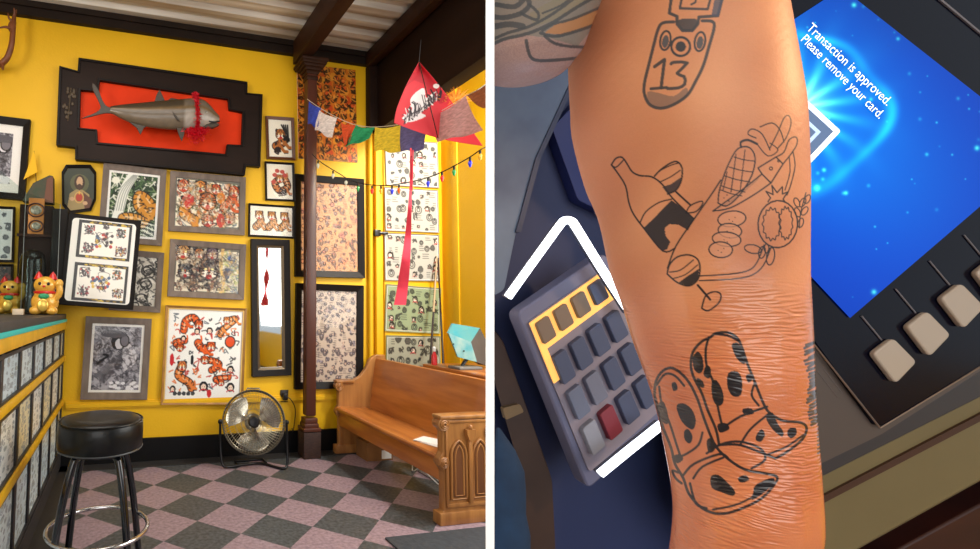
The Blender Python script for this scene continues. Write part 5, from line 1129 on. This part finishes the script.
    # --- baguette with grid
    bt = [(718, 203), (719.5, 190), (726, 170), (735, 152), (742, 147), (750, 148), (755, 157), (753, 172), (746, 186), (736, 199), (726, 206), (718, 203)]
    s(bt, 1.3)
    for a, b in (((722, 186), (745, 192)), ((725, 176), (750, 182)), ((729, 167), (753, 172)), ((734, 157), (754, 161)), ((727, 172), (723, 190)), ((736, 154), (731, 192)), ((745, 150), (740, 192)), ((721, 190), (742, 196))): s([a, ((a[0]+b[0])/2, (a[1]+b[1])/2+.8), b], .9, INK, 3)
    for p in ((724, 198), (729, 201), (733, 197), (727, 195)): cv.disc(p[0], p[1], .6, .6, INK)
    s([(741, 147), (741, 142), (748, 140), (757, 144)], 2.2, INK, 3); 
    # --- knife
    s([(713, 211), (724, 203), (742, 190), (762, 174)], 1.3); s([(713, 211), (730, 208), (752, 196), (771, 183)], 1.3); f([(716, 210), (738, 195), (760, 177), (757, 181), (736, 199)], (90, 70, 62), .3)
    s([(762, 174), (758, 168), (776, 157), (783, 164), (771, 183), (762, 174)], 1.3, INK, 0); cv.circ(771, 168.5, 1.5, 1.5, .9, INK); cv.circ(778.5, 161, .9, .9, .9, INK)
    s([(776, 157), (784, 152), (789, 140), (796, 137), (797, 144), (791, 154), (783, 164)], 1.2); 
    # --- leaf loops and twig on top
    s([(757, 144), (768, 156), (778, 150), (770, 143)], 1., INK, 4); s([(770, 150), (762, 134), (752, 129), (748, 134), (756, 138)], 1.1, INK, 4); s([(760, 127), (772, 123), (780, 130), (784, 142)], 1.1, INK, 4)
    s([(770, 148), (778, 132), (784, 118), (789, 116), (791, 124), (786, 138), (778, 148)], 1.1, INK, 4)
    s([(793, 152), (795, 166), (791, 184), (787, 195)], 1.1); s([(789, 156), (790, 172), (785, 190)], 1., INK, 3)
    # --- slices
    for cx, cy, rx, ry, ro in ((402, 210, 43, 24, -.1), (396, 246, 36, 22, .12), (386, 272, 44, 22, .1), (368, 304, 36, 24, .05)):
        c = T7([(cx, cy)])[0]; cv.disc(c[0], c[1], rx*.328, ry*.328, (205, 140, 102), ro, .8); cv.circ(c[0], c[1], rx*.328, ry*.328, 1.15, INK, ro)
        for q in ((-8, 2), (10, -4), (2, 8)): c2 = T7([(cx+q[0], cy+q[1])])[0]; cv.disc(c2[0], c2[1], .5, .5, INK)
    # --- pomegranate
    c = T7([(542, 226)])[0]; cv.circ(c[0], c[1], 19.8, 23.6, 1.35, INK, .08)
    R2 = np.random.RandomState(8); p = []
    for k in range(26): a = k/26*2*math.pi; r = 1 if k % 2 else .84; p.append((c[0]-6+9.6*r*math.cos(a), c[1]+17*r*math.sin(a)))
    s(p, 1., INK, 3, True); p = [(q[0]+14.5, q[1]) for q in p]; p = [(c[0]+7.6+(q[0]-c[0]-7.9)*.75, q[1]-1) for q in p]; s(p, 1., INK, 3, True)
    s(T7([(512, 158), (520, 146), (506, 126), (528, 136), (524, 108), (540, 130), (556, 112), (556, 134), (572, 128), (558, 150), (566, 160)]), 1.2, INK, 0)
    s(T7([(500, 290), (480, 340), (455, 366), (400, 378), (305, 384)]), 1.2); s(T7([(520, 300), (498, 352), (462, 382), (400, 394), (303, 398)]), 1.2)
    for cx, cy, rx, ry, ro in ((466, 302, 26, 13, .2), (520, 324, 12, 27, .15), (494, 312, 10, 18, .2), (508, 300, 7, 14, 0)): q = T7([(cx, cy)])[0]; cv.circ(q[0], q[1], rx*.328, ry*.328, 1.1, INK, ro)
    s(T7([(608, 238), (612, 190), (628, 130)]), 1.); 
    for cx, cy, ro in ((600, 160, -.4), (618, 160, .5), (602, 190, -.4), (624, 186, .6), (612, 222, .3), (632, 150, .5)): q = T7([(cx, cy)])[0]; cv.circ(q[0], q[1], 2.6, 4.8, 1., INK, ro)
    # --- cowboy boots
    B = (15, 16, 22); w = 2.6
    back = [(190, 300), (182, 262), (162, 215), (148, 175), (128, 135), (122, 105), (128, 75), (148, 52), (168, 42), (182, 32), (210, 30), (232, 42), (244, 64), (256, 100), (276, 150), (300, 208), (318, 228), (345, 242), (385, 246), (400, 260), (388, 288), (350, 318), (325, 332)]
    s(T8(back), w, B); s(T8([(325, 332), (300, 322), (240, 300), (190, 300)]), w*.9, B); s(T8([(165, 42), (158, 70), (160, 110), (176, 150), (185, 200), (196, 250)]), w*.9, B)
    s(T8([(182, 34), (212, 38), (236, 50)]), w*.85, B); s(T8([(196, 262), (240, 232), (305, 208)]), w*.9, B); s(T8([(240, 300), (265, 262), (308, 226)]), w*.85, B); s(T8([(308, 322), (350, 305), (392, 276)]), w*.75, B)
    s(T8([(276, 150), (268, 180), (285, 205)]), w*.85, B)
    for P in ([(126, 92), (138, 76), (150, 90), (152, 118), (142, 128), (130, 118)], [(152, 130), (160, 108), (170, 118), (166, 140)], [(136, 140), (150, 146), (154, 162), (142, 158)], [(172, 150), (184, 145), (198, 170), (200, 198), (186, 206), (174, 188)], [(212, 128), (234, 124), (245, 145), (242, 180), (222, 182), (210, 160)], [(220, 60), (236, 56), (252, 92), (250, 106), (232, 92)], [(254, 134), (264, 130), (270, 142), (260, 150)], [(186, 250), (208, 248), (214, 262), (192, 270)], [(246, 214), (266, 212), (274, 224), (252, 228)], [(306, 228), (318, 222), (330, 248), (344, 268), (340, 280), (318, 262), (304, 240)], [(280, 275), (292, 262), (300, 276), (290, 292), (278, 288)], [(356, 262), (372, 258), (376, 272), (364, 284), (354, 276)]): f(T8(P), B, .95, 3)
    s(T8([(35, 180), (38, 148), (55, 122), (80, 116), (112, 142), (136, 185), (155, 240), (178, 296), (205, 328), (250, 358), (300, 368), (328, 376), (324, 392), (292, 428), (235, 456), (190, 465), (150, 452), (118, 418), (104, 380), (84, 345), (74, 305), (52, 248), (35, 180)]), w, B)
    s(T8([(40, 156), (60, 130), (84, 134), (106, 158)]), w*.85, B); s(T8([(46, 160), (52, 200), (72, 250), (88, 300), (100, 335)]), w*.85, B); s(T8([(104, 372), (130, 345), (190, 322), (210, 330)]), w*.9, B); s(T8([(128, 380), (150, 352), (200, 330)]), w*.85, B)
    s(T8([(120, 392), (134, 440), (160, 452)]), w*.9, B); s(T8([(88, 330), (110, 322), (140, 300), (150, 270)]), w*.85, B); s(T8([(160, 320), (195, 298), (240, 292), (288, 308), (300, 335), (268, 356)]), w*.9, B); s(T8([(175, 455), (240, 440), (318, 396)]), w*.75, B)
    s(T8([(100, 392), (86, 380), (78, 362), (92, 366)]), w*.9, B)
    for P in ([(44, 202), (56, 196), (66, 222), (68, 248), (56, 246), (46, 226)], [(88, 206), (104, 200), (124, 214), (134, 240), (128, 262), (112, 256), (96, 236)], [(76, 152), (86, 150), (90, 166), (80, 170)], [(106, 268), (116, 262), (126, 280), (120, 296), (108, 288)], [(160, 290), (172, 284), (180, 310), (165, 318)], [(170, 376), (188, 372), (212, 392), (228, 412), (222, 422), (192, 412), (172, 402)], [(236, 378), (252, 372), (262, 382), (250, 390), (238, 388)], [(276, 398), (300, 384), (322, 380), (318, 396), (290, 420), (268, 432), (272, 414)], [(76, 330), (92, 322), (104, 332), (90, 344)]): f(T8(P), B, .95, 3)
    # --- dark band wrapping round the right side
    for k in range(26): y = 345+k*3.2; cv.stroke([(807+R.uniform(-3, 2)+k*.12, y), (826, y-R.uniform(4, 12))], 2.6, (40, 48, 62), .8)
    for k in range(8): y = 425+k*4.; cv.stroke([(818, y), (828, y-5)], 2.2, (40, 48, 62), .7)
    # film edge: fine pale scaly lines low down are relief, not paint
    return cv
def limbrow(py, xl, xr, Dd, cols, depthk=.86):
    tl, tr = math.atan((xl-PPX)/FPX), math.atan((xr-PPX)/FPX); tc = (tl+tr)/2; al = (tr-tl)/2
    b = 0
    for _ in range(4): a = math.tan(al)*math.sqrt(max(1e-6, Dd*Dd-b*b)); b = a*depthk
    k = math.tan(tc); n = (FX+RX*k); n /= np.linalg.norm(n); e = unit(RX-FX*k); Z = Dd*math.cos(tc)
    c = EYEP+Z*(FX+RX*k+UX*(PPY-py)/FPX)
    return c[None, :]+np.cos(cols)[:, None]*(-e)*a+np.sin(cols)[:, None]*(-n)*b, a
def arms():
    cv = tattoos()
    ys = [-420, -330, -240, -150, -60, 0, 50, 95, 125, 180, 215, 272, 305, 345, 405, 465, 515, 549, 600, 680, 760, 800]
    xl = [600, 582, 574, 572, 570, 568, 568, 570, 572, 585, 598, 610, 621, 632, 652, 665, 672, 671, 664, 652, 662, 700]
    xr = [740, 760, 772, 778, 781, 785, 794, 803, 808, 811, 811, 811, 813, 815, 818, 823, 826, 822, 826, 838, 826, 770]
    front = np.linspace(math.radians(-6), math.radians(186), 470); back = np.linspace(math.radians(186), math.radians(354), 34)[1:-1]; cols = np.concatenate([front, back])
    py = np.concatenate([np.linspace(-420, -50, 30)[:-1], np.linspace(-50, 590, 1150), np.linspace(590, 800, 24)[1:]])
    from bisect import bisect
    def cub(x, X, Y):
        i = min(max(bisect(X, x)-1, 0), len(X)-2); p = [Y[max(i-1, 0)], Y[i], Y[i+1], Y[min(i+2, len(Y)-1)]]; xx = [X[max(i-1, 0)], X[i], X[i+1], X[min(i+2, len(X)-1)]]
        t = (x-X[i])/(X[i+1]-X[i]); m1 = (p[2]-p[0])/(xx[2]-xx[0])*(X[i+1]-X[i]); m2 = (p[3]-p[1])/(xx[3]-xx[1])*(X[i+1]-X[i])
        return (2*t**3-3*t*t+1)*p[1]+(t**3-2*t*t+t)*m1+(-2*t**3+3*t*t)*p[2]+(t**3-t*t)*m2
    G = []
    for y in py:
        dk = .86 if y < 500 else max(.5, .86-.3*(y-500)/200)
        r, a = limbrow(y, cub(y, ys, xl), cub(y, ys, xr), .40, cols, dk); G.append(r)
    G = np.array(G)
    # relief: tendons, forearm muscle, fine wrinkles of the film-covered skin
    rel = np.zeros(G.shape[:2]); th = cols[None, :]; Y = py[:, None]
    n = G-G.mean(1, keepdims=True); n /= np.linalg.norm(n, axis=2, keepdims=True)
    rel += -.0016*np.exp(-((th-math.radians(150))/.22)**2)*np.clip((Y-330)/120, 0, 1)+.0012*np.exp(-((th-math.radians(60))/.25)**2)*np.clip((Y-350)/120, 0, 1)
    msk = np.clip((Y-262-14*np.sin(th*3))/40, 0, 1)*np.clip((640-Y)/60, 0, 1)
    R = np.random.RandomState(5); w = 0
    for k in range(22):
        f = R.uniform(.4, 1.5); s = R.uniform(-12, 12); w = w+np.sin(Y*f+th*s+1.7*np.sin(th*R.uniform(2, 6)+Y*R.uniform(.01, .05))+R.uniform(0, 6))
    w = w/4.7; w = -np.abs(w)
    rel += msk*.00062*w*(.55+.45*np.sin(Y*.045+th*2.3+1))*np.clip(np.sin(th), 0, 1)**.6
    w2 = 0
    for k in range(16): f = R.uniform(.2, .9); s = R.uniform(-40, 40); w2 = w2+np.sin(Y*f+th*s+R.uniform(0, 6))
    rel += .00003*w2/4*(1-msk)
    G += n*rel[..., None]
    px, pyy = proj(G.reshape(-1, 3)); ix = np.clip(((px-cv.ox)*cv.sc), 0, cv.w-1); iy = np.clip(((pyy-cv.oy)*cv.sc), 0, cv.h-1)
    x0 = np.floor(ix).astype(int); y0 = np.floor(iy).astype(int); x1 = np.minimum(x0+1, cv.w-1); y1 = np.minimum(y0+1, cv.h-1); fx = (ix-x0)[:, None]; fy = (iy-y0)[:, None]
    colr = cv.a[y0, x0]*(1-fx)*(1-fy)+cv.a[y0, x1]*fx*(1-fy)+cv.a[y1, x0]*(1-fx)*fy+cv.a[y1, x1]*fx*fy
    isf = np.tile(np.arange(len(cols)) < 470, len(py)) & (pyy > -48) & (pyy < 588); colr[~isf] = np.array([206, 138, 96])/255.*np.where(pyy[~isf] > 300, 1., 1.)[:, None]*np.array([1.03, .92, .84])**np.clip((pyy[~isf]-250)/110, 0, 1)[:, None]
    ms = np.zeros_like(colr); ms[:, 0] = np.broadcast_to(msk, rel.shape).ravel(); A_ = (G, colr.reshape(G.shape), ms.reshape(G.shape))
    # --- second limb (bent elbow leaning on the partition), same person
    ys2 = [-420, -300, -160, -80, 0, 20, 40, 60, 66, 73, 78, 81, 83.5]; l2 = [520, 500, 478, 465, 455, 456, 460, 466, 472, 482, 495, 506, 524]; r2 = [640, 650, 652, 636, 609, 601, 592, 583, 577, 570, 561, 550, 528]
    c2 = np.concatenate([np.linspace(math.radians(-4), math.radians(184), 260), np.linspace(math.radians(184), math.radians(356), 24)[1:-1]])
    p2 = np.concatenate([np.linspace(-420, -30, 16)[:-1], np.linspace(-30, 66, 170), np.linspace(66, 83.5, 60)[1:]]); G2 = []
    for y in p2:
        r, a = limbrow(y, cub(y, ys2, l2), cub(y, ys2, r2), .352, c2, .8 if y < 60 else .8+.0*y); G2.append(r)
    G2 = np.array(G2); d = (G2-EYEP)@PN; G2 = G2+np.maximum(0, .0019-d)[..., None]*PN
    cv2 = Cv(170*3, 130*3, (150, 122, 112), ox=480, oy=-32, sc=3.)  # greyer than the forearm skin: blue light put into its colour
    cv2.a += (np.random.RandomState(1).rand(cv2.h, cv2.w, 1)-.5)*.07
    T5 = lambda P: [(490+.2185*x, .2185*y) for x, y in P]; GI = (54, 56, 58)
    cv2.fill(T5([(-20, -150), (640, -150), (520, 0), (470, 130), (400, 210), (260, 170), (150, 160), (20, 200), (-20, 210)]), (112, 108, 96), .75)
    cv2.fill(T5([(250, 150), (300, 110), (430, 60), (500, 40), (480, 110), (430, 130), (340, 160)]), (172, 112, 62), .8); cv2.fill(T5([(180, 60), (300, -10), (430, -60), (500, -20), (300, 90), (200, 120)]), (120, 110, 80), .5)
    for P, w in (([(-10, 215), (60, 180), (180, 150), (290, 100), (400, 30), (540, -50)], 3.4), ([(-10, 190), (80, 150), (180, 120), (290, 60), (400, -20)], 3), ([(230, 150), (300, 165), (400, 140), (480, 110), (500, 90)], 3.2), ([(240, 140), (290, 110), (380, 85), (500, 35)], 2.6), ([(250, 165), (290, 195), (350, 210), (430, 215)], 3.), ([(165, 185), (180, 250), (210, 275), (290, 275), (400, 265)], 3.2), ([(-10, 70), (60, 80), (140, 60), (180, 20), (160, -20)], 5), ([(20, 120), (90, 110), (150, 120)], 6), ([(140, 60), (210, 90), (220, 60), (180, 20)], 3), ([(30, 20), (110, 30), (150, 0)], 5), ([(240, 60), (330, 20), (400, -40)], 2.)):
        cv2.stroke(T5(P), w, GI, .8, smooth=4)
    q, qy = proj(G2.reshape(-1, 3)); X = np.clip((q-cv2.ox)*3, 0, cv2.w-1).astype(int); Yy = np.clip((qy-cv2.oy)*3, 0, cv2.h-1).astype(int); c_2 = cv2.a[Yy, X]; back2 = (qy < -31) | ~np.tile(np.arange(len(c2)) < 260, len(p2)); c_2[back2] = np.array([150, 122, 112])/255.
    # --- join both grids in one mesh
    def quads(h, w, o):
        i = np.arange(h*w).reshape(h, w)+o; return np.vstack([np.stack([i[:-1, :-1], i[1:, :-1], i[1:, 1:], i[:-1, 1:]], -1).reshape(-1, 4), np.stack([i[:-1, -1], i[1:, -1], i[1:, 0], i[:-1, 0]], -1).reshape(-1, 4)])
    h1, w1 = G.shape[:2]; h2, w2_ = G2.shape[:2]; v = np.vstack([G.reshape(-1, 3), G2.reshape(-1, 3)]); Q = np.vstack([quads(h1, w1, 0), quads(h2, w2_, h1*w1)])
    caps = [list(range(w1)), list(range((h1-1)*w1, h1*w1))[::-1], list(range(h1*w1, h1*w1+w2_)), list(range(h1*w1+(h2-1)*w2_, h1*w1+h2*w2_))[::-1]]
    colsA = np.vstack([colr.reshape(-1, 3), c_2]); maskA = np.concatenate([np.broadcast_to(msk, rel.shape).ravel(), np.zeros(len(c_2))])
    # fingers: five tapering, slightly curled chains rooted in the palm
    wr = G[-1].mean(0); wp = G[-9].mean(0); dn = unit(wr-wp); n0 = unit(FX+RX*1.02); e0 = unit(RX-FX*1.02); hv = []; hf = []; off = len(v)
    fm = MB()
    for k, (sx, L, r) in enumerate(((-.024, .068, .0082), (-.008, .078, .0088), (.009, .074, .0086), (.024, .058, .0076))):
        b = wp+e0*sx*.9-dn*.0; P = smoothpts([b-dn*.03, b+dn*.02, b+dn*(.02+L*.4)-n0*.004, b+dn*(.02+L*.75)-n0*.014, b+dn*(.015+L)-n0*.028], 5); N = len(P)
        fm.tube(P, [r*(1-.25*i/N)*(1 if i < N-2 else .8-.3*(i-N+2)) for i in range(N)], 14)
    bt_ = G[-20].mean(0); P = smoothpts([bt_+e0*.012, bt_+e0*.034+dn*.015-n0*.006, bt_+e0*.044+dn*.04-n0*.014, bt_+e0*.044+dn*.062-n0*.02], 5); N = len(P); fm.tube(P, [.0125*(1-.4*i/N) for i in range(N)], 14)
    fv = np.vstack(fm.v); me = D.meshes.new('person'); base = np.array([wp[0], wp[1], wr[2]])
    V_ = np.vstack([v, fv])-base
    polys = [q for q in Q.tolist()]+caps+[[i+off for i in f_] for f_ in fm.f]
    ls = np.array([len(p) for p in polys], np.int32); li = np.concatenate([Q.astype(np.int32).ravel(), np.array([i for p in polys[len(Q):] for i in p], np.int32)])
    me.vertices.add(len(V_)); me.vertices.foreach_set('co', V_.astype(np.float32).ravel()); me.loops.add(len(li)); me.loops.foreach_set('vertex_index', li); me.polygons.add(len(ls)); st = np.concatenate([[0], np.cumsum(ls)[:-1]]).astype(np.int32); me.polygons.foreach_set('loop_start', st); me.update(calc_edges=True); me.shade_smooth()
    cA = np.vstack([colsA, np.tile(np.array([212, 140, 104])/255., (len(fv), 1))]); setcol(me, cA)
    a = me.color_attributes.new('film', 'FLOAT_COLOR', 'POINT'); mk = np.ones((len(V_), 4), np.float32); mk[:, :3] = np.concatenate([maskA, np.zeros(len(fv))])[:, None]; a.data.foreach_set('color', mk.ravel())
    m = D.materials.new('tattooed_skin'); m.use_nodes = True; nt = m.node_tree; b = nt.nodes['Principled BSDF']; Nn = nt.nodes.new; Lk = nt.links.new
    c = Nn('ShaderNodeVertexColor'); c.layer_name = 'art'; Lk(c.outputs[0], b.inputs['Base Color']); k = Nn('ShaderNodeVertexColor'); k.layer_name = 'film'
    mr = Nn('ShaderNodeMapRange'); Lk(k.outputs[0], mr.inputs[0]); mr.inputs['To Min'].default_value = .5; mr.inputs['To Max'].default_value = .42; Lk(mr.outputs[0], b.inputs['Roughness'])
    ml = Nn('ShaderNodeMath'); ml.operation = 'MULTIPLY'; ml.inputs[1].default_value = .9; Lk(k.outputs[0], ml.inputs[0]); Lk(ml.outputs[0], b.inputs['Coat Weight']); b.inputs['Coat Roughness'].default_value = .07
    b.inputs['Specular IOR Level'].default_value = .4
    b.inputs['Subsurface Weight'].default_value = .12; b.inputs['Subsurface Radius'].default_value = (.004, .0015, .0008); b.inputs['Subsurface Scale'].default_value = 1.
    tc = Nn('ShaderNodeTexCoord'); nz = Nn('ShaderNodeTexNoise'); nz.inputs['Scale'].default_value = 900; nz.inputs['Detail'].default_value = 2; Lk(tc.outputs['Object'], nz.inputs['Vector'])
    bp = Nn('ShaderNodeBump'); bp.inputs['Strength'].default_value = .25; bp.inputs['Distance'].default_value = .0004; Lk(nz.outputs['Fac'], bp.inputs['Height']); Lk(bp.outputs['Normal'], b.inputs['Normal'])
    me.materials.append(m); o = D.objects.new('person', me); C.objects.link(o); o.location = base
    tag(o, 'person seen as bare tattooed arms, hanging forearm inked with cowboy boots and a bottle', 'person'); return o
arms()
# ================================================================== light
def area(name, loc, look, size, power, col, sy=None):
    l = D.lights.new(name, 'AREA'); l.energy = power; l.color = col; l.shape = 'RECTANGLE'; l.size = size; l.size_y = sy or size
    o = D.objects.new(name, l); C.objects.link(o); o.location = loc; o.rotation_euler = (Vector(look)-Vector(loc)).to_track_quat('-Z', 'Y').to_euler(); return o
def spot(name, loc, look, power, col, ang, r=.03, blend=.5):
    l = D.lights.new(name, 'SPOT'); l.energy = power; l.color = col; l.spot_size = math.radians(ang); l.spot_blend = blend; l.shadow_soft_size = r
    o = D.objects.new(name, l); C.objects.link(o); o.location = loc; o.rotation_euler = (Vector(look)-Vector(loc)).to_track_quat('-Z', 'Y').to_euler(); return o
area('front_window_light', (-.3, -2.4, 1.9), (.6, 4, 1.5), 3.0, 52, (1, .97, .93), 2.4)
area('bay_window_light', (2.98, 1.5, 2.0), (1.4, 3.6, .9), 2.4, 64, (1, .97, .9), 2.2)
area('bay_corner_fill_light', (2.88, 2.35, 3.3), (3.05, 3.7, 2.0), .35, 75, (1, .98, .92), .4)  # unseen lamp added to brighten the alcove wall beside the door
area('ceiling_fill_light', (-.2, 2.3, 3.5), (-.1, 2.5, 0), 2.0, 30, (1, .95, .88), 1.5)
area('left_fill_light', (-3.2, .3, 2.3), (1.2, 3.6, 1.6), 1.6, 100, (1, .97, .93), 1.8)  # added fill from the left; that wall has no window
spot('warm_till_lamp', EYEP+RX*.80+UX*.30+FX*.13, at(730, 330, .29), 9.5, (1, .59, .30), 60, .016)
spot('cool_till_lamp', at(515, 420, .30), at(528, 70, .33), .8, (.6, .72, 1), 34, .02)
w = D.worlds.new('world'); bpy.context.scene.world = w; w.use_nodes = True; bg = w.node_tree.nodes['Background']; bg.inputs[0].default_value = (.85, .92, 1, 1); bg.inputs[1].default_value = .6
# ================================================================== camera
cam = D.cameras.new('camera'); co = D.objects.new('camera', cam); C.objects.link(co)
cam.sensor_width = 36; cam.lens = FPX*36/980; cam.shift_x = (490-PPX)/980; cam.shift_y = (PPY-274.5)/980; cam.clip_start = .01
M = Matrix(((RX[0], UX[0], -FX[0], EYEP[0]), (RX[1], UX[1], -FX[1], EYEP[1]), (RX[2], UX[2], -FX[2], EYEP[2]), (0, 0, 0, 1))); co.matrix_world = M
sc_ = bpy.context.scene; sc_.camera = co
sc_.view_settings.view_transform = 'Standard'; sc_.view_settings.look = 'None'; sc_.view_settings.gamma = 1; sc_.view_settings.exposure = EXPO
sc_.view_settings.use_curve_mapping = False
sc_.cycles.use_denoising = True
sc_.cycles.max_bounces = 8; sc_.cycles.transparent_max_bounces = 12
sc_.cycles.sample_clamp_indirect = 4
